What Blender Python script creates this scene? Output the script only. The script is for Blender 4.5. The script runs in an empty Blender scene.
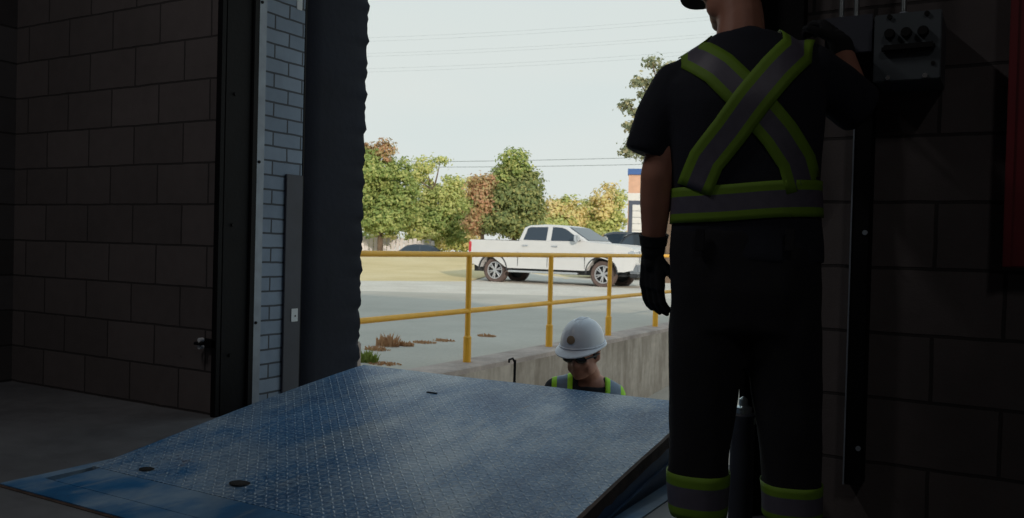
import bpy, bmesh, math, random
from mathutils import Vector, Matrix, noise
from mathutils.bvhtree import BVHTree
PI = math.pi
random.seed(7)
scene = bpy.context.scene
C = scene.collection
rad = math.radians

# ------------------------------------------------------------------ camera
FPX, CAM_H = 871.0, .88
_y, _p, _r = rad(30), rad(-.855), rad(1.45)
FW = Vector((-math.sin(_y) * math.cos(_p), math.cos(_y) * math.cos(_p), math.sin(_p)))
_r0 = Vector((math.cos(_y), math.sin(_y), 0))
_u0 = _r0.cross(FW)
RT = _r0 * math.cos(_r) + _u0 * math.sin(_r)
UP = -_r0 * math.sin(_r) + _u0 * math.cos(_r)
CAM = Vector((0, 0, CAM_H))
cd = bpy.data.cameras.new('camera')
cd.sensor_width = 36
cd.lens = 36 * FPX / 1024
cd.clip_start = .05
cd.clip_end = 600
cam = bpy.data.objects.new('camera', cd)
C.objects.link(cam)
cam.matrix_world = Matrix(((RT.x, UP.x, -FW.x, 0), (RT.y, UP.y, -FW.y, 0), (RT.z, UP.z, -FW.z, CAM_H), (0, 0, 0, 1)))
scene.camera = cam
cd.dof.use_dof = True
cd.dof.focus_distance = 3.6
cd.dof.aperture_fstop = 8


def ray(px, py):
    return FW + RT * ((px - 512) / FPX) + UP * ((259 - py) / FPX)


def at_d(px, py, d):
    return CAM + ray(px, py) * d


def at_z(px, py, z):
    r = ray(px, py)
    return CAM + r * ((z - CAM_H) / r.z)


def at_y(px, py, y):
    r = ray(px, py)
    return CAM + r * (y / r.y)


# ------------------------------------------------------------------ materials
def srgb(c):
    return tuple((v / 255 / 12.92) if v / 255 <= .04045 else ((v / 255 + .055) / 1.055) ** 2.4 for v in c)


class NT:
    def __init__(s, name):
        s.m = bpy.data.materials.new(name)
        s.m.use_nodes = True
        s.t = s.m.node_tree
        s.b = s.t.nodes['Principled BSDF']

    def n(s, typ, **kw):
        nd = s.t.nodes.new(typ)
        for k, v in kw.items():
            setattr(nd, k, v)
        return nd

    def put(s, sock, v):
        if isinstance(v, bpy.types.NodeSocket):
            s.t.links.new(v, sock)
        else:
            sock.default_value = v

    def math(s, op, a, b=0.0, c=None):
        nd = s.n('ShaderNodeMath', operation=op)
        s.put(nd.inputs[0], a)
        s.put(nd.inputs[1], b)
        if c is not None:
            s.put(nd.inputs[2], c)
        return nd.outputs[0]

    def co(s, kind='Object', scale=(1, 1, 1), loc=(0, 0, 0), rot=(0, 0, 0)):
        tc = s.n('ShaderNodeTexCoord')
        mp = s.n('ShaderNodeMapping')
        s.t.links.new(tc.outputs[kind], mp.inputs[0])
        mp.inputs['Location'].default_value = loc
        mp.inputs['Rotation'].default_value = rot
        mp.inputs['Scale'].default_value = scale
        return mp.outputs[0]

    def noise(s, vec, scale, detail=4, rough=.55):
        nd = s.n('ShaderNodeTexNoise')
        s.t.links.new(vec, nd.inputs['Vector'])
        nd.inputs['Scale'].default_value = scale
        nd.inputs['Detail'].default_value = detail
        nd.inputs['Roughness'].default_value = rough
        return nd.outputs['Fac']

    def ramp(s, fac, stops, interp='LINEAR'):
        nd = s.n('ShaderNodeValToRGB')
        nd.color_ramp.interpolation = interp
        el = nd.color_ramp.elements
        while len(el) > 1:
            el.remove(el[-1])
        el[0].position = stops[0][0]
        el[0].color = (*stops[0][1], 1)
        for p, c in stops[1:]:
            e = el.new(p)
            e.color = (*c, 1)
        s.t.links.new(fac, nd.inputs[0])
        return nd.outputs[0]

    def mix(s, fac, a, b, blend='MIX'):
        nd = s.n('ShaderNodeMix', data_type='RGBA', blend_type=blend)
        s.put(nd.inputs[0], fac)
        for k, v in ((6, a), (7, b)):
            s.put(nd.inputs[k], v if isinstance(v, bpy.types.NodeSocket) else (*v, 1))
        return nd.outputs[2]

    def bump(s, h, strength=.3, dist=.01, normal=None):
        nd = s.n('ShaderNodeBump')
        nd.inputs['Strength'].default_value = strength
        nd.inputs['Distance'].default_value = dist
        s.t.links.new(h, nd.inputs['Height'])
        if normal is not None:
            s.t.links.new(normal, nd.inputs['Normal'])
        return nd.outputs[0]

    def out(s, color=None, rough=None, metal=None, normal=None, spec=None):
        if color is not None:
            s.put(s.b.inputs['Base Color'], color if isinstance(color, bpy.types.NodeSocket) else (*color, 1))
        if rough is not None:
            s.put(s.b.inputs['Roughness'], rough)
        if metal is not None:
            s.b.inputs['Metallic'].default_value = metal
        if spec is not None:
            s.b.inputs['Specular IOR Level'].default_value = spec
        if normal is not None:
            s.t.links.new(normal, s.b.inputs['Normal'])
        return s.m


def simple(name, rgb, rough=.6, metal=0, var=.12, scale=8, bump=.1, spec=None, bd=.004):
    """plain surface with slight mottling and grain"""
    t = NT(name)
    c = srgb(rgb)
    v = t.co()
    f = t.noise(v, scale)
    lo = tuple(x * (1 - var) for x in c)
    hi = tuple(min(1, x * (1 + var)) for x in c)
    col = t.ramp(f, [(.3, lo), (.7, hi)])
    nm = t.bump(t.noise(v, scale * 9, 3), bump, bd) if bump else None
    return t.out(col, rough, metal, nm, spec)


def brick_mat(name, axis, w, h, mortar, cols, mcol, xoff=0, zoff=0, rough=.85, bump=.6, stain=.25, msize=.006):
    """axis: which world axis runs along the wall ('x' or 'y'); object origin is the world's"""
    t = NT(name)
    tc = t.n('ShaderNodeTexCoord')
    sp = t.n('ShaderNodeSeparateXYZ')
    t.t.links.new(tc.outputs['Object'], sp.inputs[0])
    cb = t.n('ShaderNodeCombineXYZ')
    t.t.links.new(t.math('ADD', sp.outputs[0 if axis == 'x' else 1], xoff), cb.inputs[0])
    t.t.links.new(t.math('ADD', sp.outputs[2], zoff), cb.inputs[1])
    nz = t.n('ShaderNodeTexNoise')
    t.t.links.new(tc.outputs['Object'], nz.inputs['Vector'])
    nz.inputs['Scale'].default_value = 9
    vm = t.n('ShaderNodeVectorMath', operation='SCALE')
    t.t.links.new(nz.outputs['Color'], vm.inputs[0])
    vm.inputs['Scale'].default_value = msize * 1.2
    va = t.n('ShaderNodeVectorMath', operation='ADD')
    t.t.links.new(cb.outputs[0], va.inputs[0])
    t.t.links.new(vm.outputs[0], va.inputs[1])
    bt = t.n('ShaderNodeTexBrick')
    t.t.links.new(va.outputs[0], bt.inputs['Vector'])
    bt.offset = .5
    bt.inputs['Scale'].default_value = 1
    bt.inputs['Brick Width'].default_value = w
    bt.inputs['Row Height'].default_value = h
    bt.inputs['Mortar Size'].default_value = msize
    bt.inputs['Mortar Smooth'].default_value = .3
    bt.inputs['Color1'].default_value = (*srgb(cols[0]), 1)
    bt.inputs['Color2'].default_value = (*srgb(cols[1]), 1)
    bt.inputs['Mortar'].default_value = (*srgb(mcol), 1)
    o = t.co()
    n1 = t.noise(o, 1.3, 5)
    n2 = t.noise(o, 14, 4)
    stn = t.ramp(n1, [(.3, (1 - stain,) * 3), (.65, (1, 1, 1))])
    col = t.mix(1.0, bt.outputs['Color'], stn, 'MULTIPLY')
    col = t.mix(1.0, col, t.ramp(n2, [(.3, (.88, .88, .88)), (.7, (1, 1, 1))]), 'MULTIPLY')
    pits = t.n('ShaderNodeTexVoronoi')
    t.t.links.new(o, pits.inputs['Vector'])
    pits.inputs['Scale'].default_value = 5
    pf = t.ramp(pits.outputs['Distance'], [(.02, (.35,) * 3), (.05, (1,) * 3)])
    col = t.mix(1.0, col, pf, 'MULTIPLY')
    hgt = t.math('SUBTRACT', t.math('MULTIPLY', n2, .15), bt.outputs['Fac'])
    nm = t.bump(hgt, bump, .012)
    nm = t.bump(t.noise(o, 120, 2), .25, .004, nm)
    return t.out(col, rough, 0, nm)


def concrete(name, base, dark, scale=1.2, rough=.6, streak=False, bump=.15, spec=.5):
    t = NT(name)
    o = t.co()
    n1 = t.noise(o, scale, 6, .6)
    n2 = t.noise(o, scale * 11, 4)
    col = t.ramp(n1, [(.3, srgb(dark)), (.68, srgb(base))])
    col = t.mix(1.0, col, t.ramp(n2, [(.25, (.8,) * 3), (.7, (1,) * 3)]), 'MULTIPLY')
    if streak:
        s_ = t.co(scale=(2.6, 2.6, .55))
        n3 = t.noise(s_, 1.7, 6, .7)
        col = t.mix(1.0, col, t.ramp(n3, [(.3, (.56, .53, .5)), (.6, (1.05, 1.05, 1.05))]), 'MULTIPLY')
    nm = t.bump(t.noise(o, 60, 3), bump, .006)
    r = t.math('ADD', t.math('MULTIPLY', n2, .2), rough - .1)
    return t.out(col, r, 0, nm, spec)


def deck_mat(name, tread=True):
    """worn blue paint over steel tread plate: raised lugs rubbed pale"""
    t = NT(name)
    tc = t.n('ShaderNodeTexCoord')
    sp = t.n('ShaderNodeSeparateXYZ')
    t.t.links.new(tc.outputs['Object'], sp.inputs[0])
    o = t.co()
    wear = t.noise(t.co(scale=(1, .6, 1)), 2.2, 6, .62)
    scr = t.noise(t.co(scale=(2.2, .35, 1)), 9, 5, .6)
    blue = t.ramp(wear, [(.3, srgb((10, 70, 122))), (.47, srgb((38, 104, 154))), (.62, srgb((128, 154, 178)))])
    blue = t.mix(t.math('MULTIPLY', t.math('GREATER_THAN', scr, .60), .35), blue, srgb((140, 155, 168)))
    dirt = t.noise(o, 1.1, 5)
    blue = t.mix(1.0, blue, t.ramp(dirt, [(.36, (.62, .62, .62)), (.56, (1, 1, 1))]), 'MULTIPLY')
    rust = t.noise(o, 3.4, 6, .7)
    blue = t.mix(t.math('MULTIPLY', t.math('GREATER_THAN', rust, .67), .5), blue, srgb((88, 62, 50)))
    nm = None
    if tread:
        sk = t.noise(o, 70, 3, .7)
        blue = t.mix(t.math('MULTIPLY', t.math('GREATER_THAN', sk, .56), .45), blue, srgb((150, 170, 190)))
        blue = t.mix(t.math('MULTIPLY', t.math('LESS_THAN', sk, .42), .5), blue, srgb((14, 50, 88)))
        k = 1 / .025
        jn = t.noise(o, 34, 3, .6)
        u = t.math('ADD', t.math('MULTIPLY', sp.outputs[0], k), t.math('MULTIPLY', jn, .5))
        v = t.math('ADD', t.math('MULTIPLY', sp.outputs[1], k), t.math('MULTIPLY', jn, .35))
        fu = t.math('SUBTRACT', t.math('FRACT', u), .5)
        fv = t.math('SUBTRACT', t.math('FRACT', v), .5)
        par = t.math('MODULO', t.math('ABSOLUTE', t.math('ADD', t.math('FLOOR', u), t.math('FLOOR', v))), 2)
        sgn = t.math('SUBTRACT', t.math('MULTIPLY', par, 2), 1)
        a = t.math('MULTIPLY', t.math('ADD', fu, t.math('MULTIPLY', fv, sgn)), .707)
        b = t.math('MULTIPLY', t.math('SUBTRACT', t.math('MULTIPLY', fu, sgn), fv), .707)
        e = t.math('ADD', t.math('POWER', t.math('ABSOLUTE', t.math('DIVIDE', a, .5)), 2.0),
                   t.math('POWER', t.math('ABSOLUTE', t.math('DIVIDE', b, .17)), 2.0))
        h = t.math('MAXIMUM', t.math('SUBTRACT', 1, e), 0)
        lug = t.math('GREATER_THAN', h, .25)
        lw = t.math('MULTIPLY', t.math('MULTIPLY', lug, t.ramp(t.noise(o, 19, 3), [(.38, (.15,) * 3), (.6, (1,) * 3)])), t.ramp(wear, [(.3, (.12,) * 3), (.6, (.9,) * 3)]))
        blue = t.mix(lw, blue, srgb((176, 190, 202)))
        nm = t.bump(h, .55, .004)
    nm = t.bump(t.noise(o, 26, 4), .15, .006, nm) if nm is not None else t.bump(t.noise(o, 26, 4), .2, .006)
    r = t.ramp(wear, [(.3, (.52,) * 3), (.65, (.34,) * 3)])
    return t.out(blue, r, .0, nm, .55)


def leaf_mat(name, cols, dark=.75):
    t = NT(name)
    g = t.n('ShaderNodeNewGeometry')
    o = t.co()
    big = t.noise(o, .35, 3)
    f = t.math('ADD', t.math('MULTIPLY', g.outputs['Random Per Island'], .55), t.math('MULTIPLY', big, .45))
    n = len(cols)
    st = [(.12 + .72 * i / (n - 1), srgb(c)) for i, c in enumerate(cols)]
    col = t.ramp(f, st)
    t.out(col, .7, 0)
    # thin leaves let light through
    tr = t.n('ShaderNodeBsdfTranslucent')
    t.t.links.new(col, tr.inputs['Color'])
    mx = t.n('ShaderNodeMixShader')
    mx.inputs[0].default_value = .4
    outn = t.t.nodes['Material Output']
    t.t.links.new(t.b.outputs[0], mx.inputs[1])
    t.t.links.new(tr.outputs[0], mx.inputs[2])
    t.t.links.new(mx.outputs[0], outn.inputs[0])
    return t.m


def glass_mat(name, rgb, rough=.06):
    t = NT(name)
    return t.out(srgb(rgb), rough, 0, None, .8)


def ground_mat(name, cols, scale, fine=40, rough=.95, bump=.3, fdark=.8):
    t = NT(name)
    o = t.co()
    n1 = t.noise(o, scale, 6, .6)
    n2 = t.noise(o, fine, 3, .6)
    st = [(.3 + .4 * i / (len(cols) - 1), srgb(c)) for i, c in enumerate(cols)]
    col = t.ramp(n1, st)
    col = t.mix(1.0, col, t.ramp(n2, [(.3, (fdark,) * 3), (.65, (1,) * 3)]), 'MULTIPLY')
    nm = t.bump(n2, bump, .02)
    return t.out(col, rough, 0, nm, .3)


M = {}
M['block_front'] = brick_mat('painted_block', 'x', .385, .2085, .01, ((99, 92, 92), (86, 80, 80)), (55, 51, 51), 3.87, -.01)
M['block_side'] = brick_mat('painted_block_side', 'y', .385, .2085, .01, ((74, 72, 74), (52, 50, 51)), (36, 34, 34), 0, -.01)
M['brick_paint'] = brick_mat('pale_painted_brick', 'y', .205, .0765, .008, ((150, 161, 174), (138, 149, 163)), (92, 97, 104), .04, 0, .8, .5, .15, .006)
M['brick_jamb'] = brick_mat('pale_painted_brick_jamb', 'y', .205, .0765, .008, ((150, 166, 186), (136, 153, 174)), (78, 84, 92), .04, 0, .8, .5, .15, .006)
M['brick_out'] = brick_mat('outside_brick', 'x', .205, .0765, .008, ((150, 150, 150), (130, 128, 128)), (95, 92, 90), 0, 0)
M['floor'] = concrete('worn_concrete_floor', (116, 118, 122), (76, 78, 82), 1.1, .5, bump=.08)
M['dark_paint'] = simple('dark_ceiling', (70, 70, 72), .8)
M['wall_dark'] = simple('inner_wall_paint', (95, 92, 90), .8)
M['retain'] = concrete('stained_concrete', (206, 192, 178), (162, 148, 134), .9, .85, True, .3, .2)
M['coping'] = concrete('concrete_coping', (205, 188, 178), (160, 146, 138), 2.5, .9, False, .3, .2)
M['ramp'] = ground_mat('ramp_concrete', ((180, 168, 155), (205, 195, 182)), .8)
M['asphalt'] = ground_mat('pale_asphalt', ((178, 172, 160), (192, 185, 173), (203, 196, 184)), .35, 30, .9, .25, .9)
M['lawn'] = ground_mat('dry_lawn', ((218, 196, 146), (230, 208, 160), (238, 218, 176)), .35, 25, 1, .5, .85)
M['gravel'] = ground_mat('pale_gravel', ((214, 204, 190), (232, 224, 212)), .8, 18, 1, .4, .8)
M['tread'] = deck_mat('worn_blue_tread_plate')
M['blueplain'] = deck_mat('worn_blue_steel', False)
M['bluedark'] = simple('blue_painted_steel', (30, 78, 120), .5, 0, .25, 5, .1)
M['rust'] = simple('rusty_edge', (66, 50, 42), .85, 0, .4, 18, .5)
M['black'] = simple('black_void', (10, 10, 11), .9, 0, .1)
M['black_steel'] = simple('black_painted_steel', (13, 13, 16), .6, 0, .3, 6, .2, .15)
M['black_fabric'] = simple('black_seal_fabric', (24, 29, 42), .75, 0, .2, 3, .4, .25)
M['galv'] = simple('galvanised_strip', (140, 150, 162), .5, .2, .15, 10, .1)
M['grey_steel'] = simple('dark_grey_steel', (54, 58, 70), .6, 0, .15, 5, .1)
M['white_sticker'] = simple('white_sticker', (205, 210, 215), .6, 0, .04)
M['panel_grey'] = simple('grey_enamel_panel', (78, 86, 92), .45, 0, .1, 6, .05)
M['conduit'] = simple('bright_conduit', (185, 195, 198), .3, .9, .05)
M['red'] = simple('red_painted_steel', (104, 16, 26), .5, 0, .15, 5, .05)
M['yellow'] = simple('yellow_painted_pipe', (236, 174, 48), .45, 0, .1, 5, .15)
M['navy'] = simple('navy_shirt_cloth', (24, 28, 40), .9, 0, .12, 30, .4)
M['trouser'] = simple('black_trouser_cloth', (20, 21, 27), .92, 0, .12, 30, .4)
M['charcoal'] = simple('charcoal_shirt_cloth', (30, 32, 38), .9, 0, .12, 30, .4)
M['lime'] = simple('lime_hi_vis_tape_dimmed', (106, 142, 32), .7, 0, .06, 30, .1)  # tape darkened in its colour for the dim bay, as is the grey
M['refl'] = simple('grey_reflective_tape_dimmed', (86, 84, 98), .5, 0, .1, 40, .1)
M['lime_lit'] = simple('lime_hi_vis_tape_lit', (164, 226, 44), .7, 0, .06, 30, .1)  # same lime tape in its daylit tone, for the worker outside
M['refl_blue'] = simple('blue_grey_reflective_tape', (104, 124, 146), .5, 0, .1, 40, .1)
M['glove'] = simple('black_knit_glove', (24, 25, 30), .9, 0, .12, 60, .5)
M['skin'] = simple('skin', (176, 124, 104), .55, 0, .08, 14, .1)
M['hair'] = simple('grey_brown_hair', (84, 72, 66), .8, 0, .3, 40, .6)
M['hat_white'] = simple('white_hard_hat', (222, 228, 238), .35, 0, .05, 5, .03)
M['hat_dark'] = simple('dark_hard_hat', (72, 74, 84), .35, 0, .05, 5, .03)
M['tan'] = simple('tan_emblem', (140, 120, 96), .6, 0, .1)
M['boot'] = simple('black_boot_leather', (26, 24, 24), .6, 0, .2, 20, .3)
M['goggle'] = glass_mat('dark_goggle_lens', (16, 18, 22))
M['clear'] = glass_mat('clear_spectacle_lens', (120, 130, 140), .05)
M['white_paint'] = simple('white_car_paint', (206, 206, 206), .25, 0, .02, 3, 0, .6)
M['dark_car'] = simple('dark_grey_car_paint', (58, 66, 78), .25, 0, .02, 3, 0, .6)
M['black_car'] = simple('black_car_paint', (34, 38, 46), .25, 0, .02, 3, 0, .6)
M['carglass'] = glass_mat('tinted_car_glass', (40, 52, 66))
M['tyre'] = simple('dusty_tyre_rubber', (92, 78, 74), .9, 0, .2, 12, .3)
M['rim'] = simple('silver_alloy', (190, 192, 196), .3, .6, .05, 5, 0)
M['chrome'] = simple('chrome', (205, 208, 212), .2, .8, .03, 5, 0)
M['plastic'] = simple('black_plastic_trim', (44, 46, 50), .6, 0, .1)
M['bumper'] = simple('silver_grey_bumper', (130, 136, 144), .4, .3, .08)
M['lamp_red'] = simple('red_tail_lamp', (190, 60, 70), .35, 0, .1)
M['lamp_clear'] = simple('clear_headlamp', (190, 196, 204), .2, .4, .1)
M['orange'] = simple('orange_marker', (230, 120, 70), .4, 0, .05)
M['wire'] = simple('grey_cable', (125, 135, 138), .8, 0, .05)
M['pole'] = simple('weathered_timber', (110, 96, 84), .9, 0, .2, 4, .4)
M['bark'] = simple('tree_bark', (104, 88, 74), .95, 0, .3, 4, .6)
M['b_brick'] = simple('orange_brick_wall', (206, 166, 144), .9, 0, .08, 3, .2)
M['b_white'] = simple('white_wall_band', (212, 212, 212), .8, 0, .04)
M['b_blue'] = simple('blue_roof_band', (58, 96, 158), .6, 0, .05)
M['b_frame'] = simple('dark_blue_frame', (70, 78, 96), .6, 0, .05)
M['fence'] = simple('pale_fence', (206, 200, 200), .9, 0, .15, 1.5, .2)
M['leaf_a'] = leaf_mat('leaves_green', ((118, 142, 84), (148, 168, 98), (180, 190, 116), (206, 204, 134)))  # leaf tones from here on lightened to hold the distance haze
M['leaf_red'] = leaf_mat('leaves_turning_red', ((178, 138, 108), (204, 160, 126), (176, 168, 118), (216, 180, 140)))
M['leaf_b'] = leaf_mat('leaves_yellow_green', ((158, 174, 104), (184, 194, 122), (206, 208, 138), (226, 218, 148)))
M['leaf_c'] = leaf_mat('leaves_deep_green', ((106, 126, 82), (132, 146, 94), (158, 164, 104), (190, 182, 118)))
M['leaf_far'] = leaf_mat('leaves_hazed_autumn', ((206, 204, 140), (222, 212, 146), (226, 204, 150), (236, 220, 166)))
M['leaf_pine'] = leaf_mat('pine_needles', ((120, 138, 112), (156, 160, 126), (202, 190, 150)))
M['weed_green'] = leaf_mat('weed_green', ((96, 124, 48), (140, 150, 70)))
M['weed_dry'] = leaf_mat('weed_dry', ((178, 134, 104), (190, 150, 116), (186, 142, 100)))


# ------------------------------------------------------------------ mesh helpers
def link(name, me, mat=None, parent=None, loc=None):
    o = bpy.data.objects.new(name, me)
    C.objects.link(o)
    if mat is not None:
        for m in (mat if isinstance(mat, (list, tuple)) else [mat]):
            me.materials.append(m)
    if parent is not None:
        o.parent = parent
    if loc is not None:
        o.location = loc
    return o


def tag(o, label=None, cat=None, group=None, kind=None):
    if label:
        o['label'] = label
    if cat:
        o['category'] = cat
    if group:
        o['group'] = group
    if kind:
        o['kind'] = kind
    return o


def thing(name, label, cat, loc=(0, 0, 0), rz=0, group=None):
    o = bpy.data.objects.new(name, None)
    o.empty_display_size = .1
    C.objects.link(o)
    o.location = loc
    o.rotation_euler = (0, 0, rz)
    return tag(o, label, cat, group)


class B:
    """collects shapes and links them as one mesh object"""

    def __init__(s):
        s.bm = bmesh.new()
        s.mi = 0

    def _m(s, faces):
        for f in faces:
            f.material_index = s.mi

    def box(s, x0, x1, y0, y1, z0, z1, bev=0, rot=None, piv=None):
        vs = [s.bm.verts.new((x, y, z)) for x in (x0, x1) for y in (y0, y1) for z in (z0, z1)]
        idx = ((0, 1, 3, 2), (4, 6, 7, 5), (0, 4, 5, 1), (2, 3, 7, 6), (0, 2, 6, 4), (1, 5, 7, 3))
        fs = [s.bm.faces.new([vs[i] for i in q]) for q in idx]
        s._m(fs)
        if rot is not None:
            p = Vector(piv) if piv is not None else Vector(((x0 + x1) / 2, (y0 + y1) / 2, (z0 + z1) / 2))
            for v in vs:
                v.co = p + rot @ (v.co - p)
        if bev:
            es = {e for f in fs for e in f.edges}
            r = bmesh.ops.bevel(s.bm, geom=list(es), offset=bev, segments=2, affect='EDGES')
            s._m(r['faces'])
        return s

    def tube(s, pts, r, seg=12, cap=True):
        pts = [Vector(p) for p in pts]
        rs = r if isinstance(r, (list, tuple)) else [r] * len(pts)
        rings = []
        a0 = None
        for i, p in enumerate(pts):
            d = (pts[min(i + 1, len(pts) - 1)] - pts[max(i - 1, 0)]).normalized()
            if a0 is None:
                a0 = d.orthogonal().normalized()
            a = (a0 - d * a0.dot(d)).normalized()
            a0 = a
            b = d.cross(a)
            rings.append([s.bm.verts.new(p + (a * math.cos(2 * PI * k / seg) + b * math.sin(2 * PI * k / seg)) * rs[i]) for k in range(seg)])
        fs = []
        for i in range(len(rings) - 1):
            for k in range(seg):
                fs.append(s.bm.faces.new((rings[i][k], rings[i][(k + 1) % seg], rings[i + 1][(k + 1) % seg], rings[i + 1][k])))
        if cap:
            fs.append(s.bm.faces.new(rings[0][::-1]))
            fs.append(s.bm.faces.new(rings[-1]))
        s._m(fs)
        return s

    def ell(s, c, r, rot=None, seg=16, rings=10):
        m = Matrix.Translation(Vector(c)) @ ((rot.to_4x4() if rot is not None else Matrix.Identity(4)) @ Matrix.Diagonal((*r, 1)))
        q = bmesh.ops.create_uvsphere(s.bm, u_segments=seg, v_segments=rings, radius=1, matrix=m)
        s._m({f for v in q['verts'] for f in v.link_faces})
        return s

    def limb(s, pts, rs, seg=14):
        """tapered capsules for a fused body"""
        for p, r in zip(pts, rs):
            s.ell(p, (r, r, r), None, seg, 10)
        for i in range(len(pts) - 1):
            s.tube([pts[i], pts[i + 1]], [rs[i], rs[i + 1]], seg)
        return s

    def loft(s, rings, cap=True):
        vr = [[s.bm.verts.new(p) for p in r] for r in rings]
        n = len(vr[0])
        fs = []
        for i in range(len(vr) - 1):
            for k in range(n):
                fs.append(s.bm.faces.new((vr[i][k], vr[i][(k + 1) % n], vr[i + 1][(k + 1) % n], vr[i + 1][k])))
        if cap:
            fs.append(s.bm.faces.new(vr[0][::-1]))
            fs.append(s.bm.faces.new(vr[-1]))
        s._m(fs)
        return s

    def lathe(s, prof, axis='z', c=(0, 0, 0), seg=24):
        rings = []
        for r, h in prof:
            ring = []
            for k in range(seg):
                a = 2 * PI * k / seg
                u, v = max(r, 1e-4) * math.cos(a), max(r, 1e-4) * math.sin(a)
                p = {'z': (u, v, h), 'y': (v, h, u), 'x': (h, u, v)}[axis]
                ring.append(Vector(p) + Vector(c))
            rings.append(ring)
        return s.loft(rings)

    def prism(s, poly, axis, a0, a1):
        """poly: 2D outline; axis 'y' -> poly is (x,z)"""
        def P(p, a):
            return {'y': (p[0], a, p[1]), 'x': (a, p[0], p[1]), 'z': (p[0], p[1], a)}[axis]
        v0 = [s.bm.verts.new(P(p, a0)) for p in poly]
        v1 = [s.bm.verts.new(P(p, a1)) for p in poly]
        n = len(poly)
        fs = [s.bm.faces.new((v0[i], v0[(i + 1) % n], v1[(i + 1) % n], v1[i])) for i in range(n)]
        fs += [s.bm.faces.new(v0[::-1]), s.bm.faces.new(v1)]
        s._m(fs)
        return s

    def quad(s, pts):
        f = s.bm.faces.new([s.bm.verts.new(p) for p in pts])
        f.material_index = s.mi
        return s

    def mesh(s, name='m', smooth=False, angle=35):
        bmesh.ops.recalc_face_normals(s.bm, faces=s.bm.faces[:])
        me = bpy.data.meshes.new(name)
        s.bm.to_mesh(me)
        s.bm.free()
        if smooth:
            for p in me.polygons:
                p.use_smooth = True
            try:
                me.set_sharp_from_angle(angle=rad(angle))
            except Exception:
                pass
        return me

    def build(s, name, mat, parent=None, smooth=False, loc=None, angle=35):
        return link(name, s.mesh(name, smooth, angle), mat, parent, loc)


def fuse(b, voxel=.012, smooth=4, disp=None):
    """one continuous skin around overlapping shapes"""
    me = b.mesh('tmp')
    o = bpy.data.objects.new('tmp', me)
    C.objects.link(o)
    r = o.modifiers.new('r', 'REMESH')
    r.mode = 'VOXEL'
    r.voxel_size = voxel
    if smooth:
        sm = o.modifiers.new('s', 'SMOOTH')
        sm.factor = .5
        sm.iterations = smooth
    dg = bpy.context.evaluated_depsgraph_get()
    out = bpy.data.meshes.new_from_object(o.evaluated_get(dg))
    bpy.data.objects.remove(o)
    if disp:
        ns = [v.normal.copy() for v in out.vertices]
        for v, n in zip(out.vertices, ns):
            v.co += n * disp(v.co)
    for p in out.polygons:
        p.use_smooth = True
    out.materials.clear()
    return out


def ring_xy(cx, cy, z, rx, ry, n=28, pw=2.3, yaw=0):
    out = []
    for k in range(n):
        a = 2 * PI * k / n
        c, s_ = math.cos(a), math.sin(a)
        x = rx * math.copysign(abs(c) ** (2 / pw), c)
        y = ry * math.copysign(abs(s_) ** (2 / pw), s_)
        out.append(Vector((cx + x * math.cos(yaw) - y * math.sin(yaw), cy + x * math.sin(yaw) + y * math.cos(yaw), z)))
    return out


# ------------------------------------------------------------------ the building
YI, YO = 3.0, 3.56          # inner and outer face of the dock wall
XL, XR = -3.4, -.76         # door opening
PX0, PX1, PY0 = -3.05, -1.03, 1.74
TOPZ, DZ = 4.6, 2.95


def struct(o):
    o['kind'] = 'structure'
    return o


b = B()
b.box(-5.15, XL, YI, 3.27, 0, TOPZ)
struct(b.build('wall_front_left', M['block_front']))
b = B()
b.box(XR, 3.2, YI, 3.27, 0, TOPZ)
struct(b.build('wall_front_right', M['block_front']))
b = B()
b.box(XL, XR, YI, 3.27, DZ, TOPZ)
struct(b.build('wall_front_header', M['block_front']))
b = B()
b.box(-6.5, XL, 3.27, YO, -1.3, TOPZ).box(XR, 26, 3.27, YO, -1.3, TOPZ).box(XL, XR, 3.27, YO, DZ, TOPZ)
struct(b.build('wall_outer_brick', M['brick_out']))
b = B()
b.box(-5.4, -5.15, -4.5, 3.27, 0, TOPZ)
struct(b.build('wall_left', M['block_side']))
b = B()
b.box(3.2, 3.4, -4.5, 3.27, 0, TOPZ)
struct(b.build('wall_right', M['wall_dark']))
b = B()
b.box(-5.4, 3.4, -4.7, -4.5, 0, TOPZ)
struct(b.build('wall_back', M['wall_dark']))
b = B()
b.box(-5.4, 3.4, -4.7, YO, TOPZ, TOPZ + .2)
struct(b.build('ceiling', M['dark_paint']))
b = B()
b.box(-5.4, 3.4, -4.7, PY0, -.25, 0).box(-5.4, PX0, PY0, YI, -.25, 0).box(PX1, 3.4, PY0, YI, -.25, 0)
b.box(XL, PX0, YI, YO, -.25, 0).box(PX1, XR, YI, YO, -.25, 0)
struct(b.build('floor', M['floor']))
# the pit under the leveler and the dock face
b = B()
b.box(PX0 - .1, PX0, PY0, YO, -1.2, -.25).box(PX1, PX1 + .1, PY0, YO, -1.2, -.25).box(PX0, PX1, PY0 - .1, PY0, -1.2, -.25)
b.box(PX0, PX1, PY0, YO, -.75, -.6)
b.box(XL, PX0, YO - .06, YO, -1.3, -.25).box(PX1, XR, YO - .06, YO, -1.3, -.25).box(PX0, PX1, YO - .06, YO, -1.3, -.6)
struct(b.build('trim_pit', M['retain']))

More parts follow.
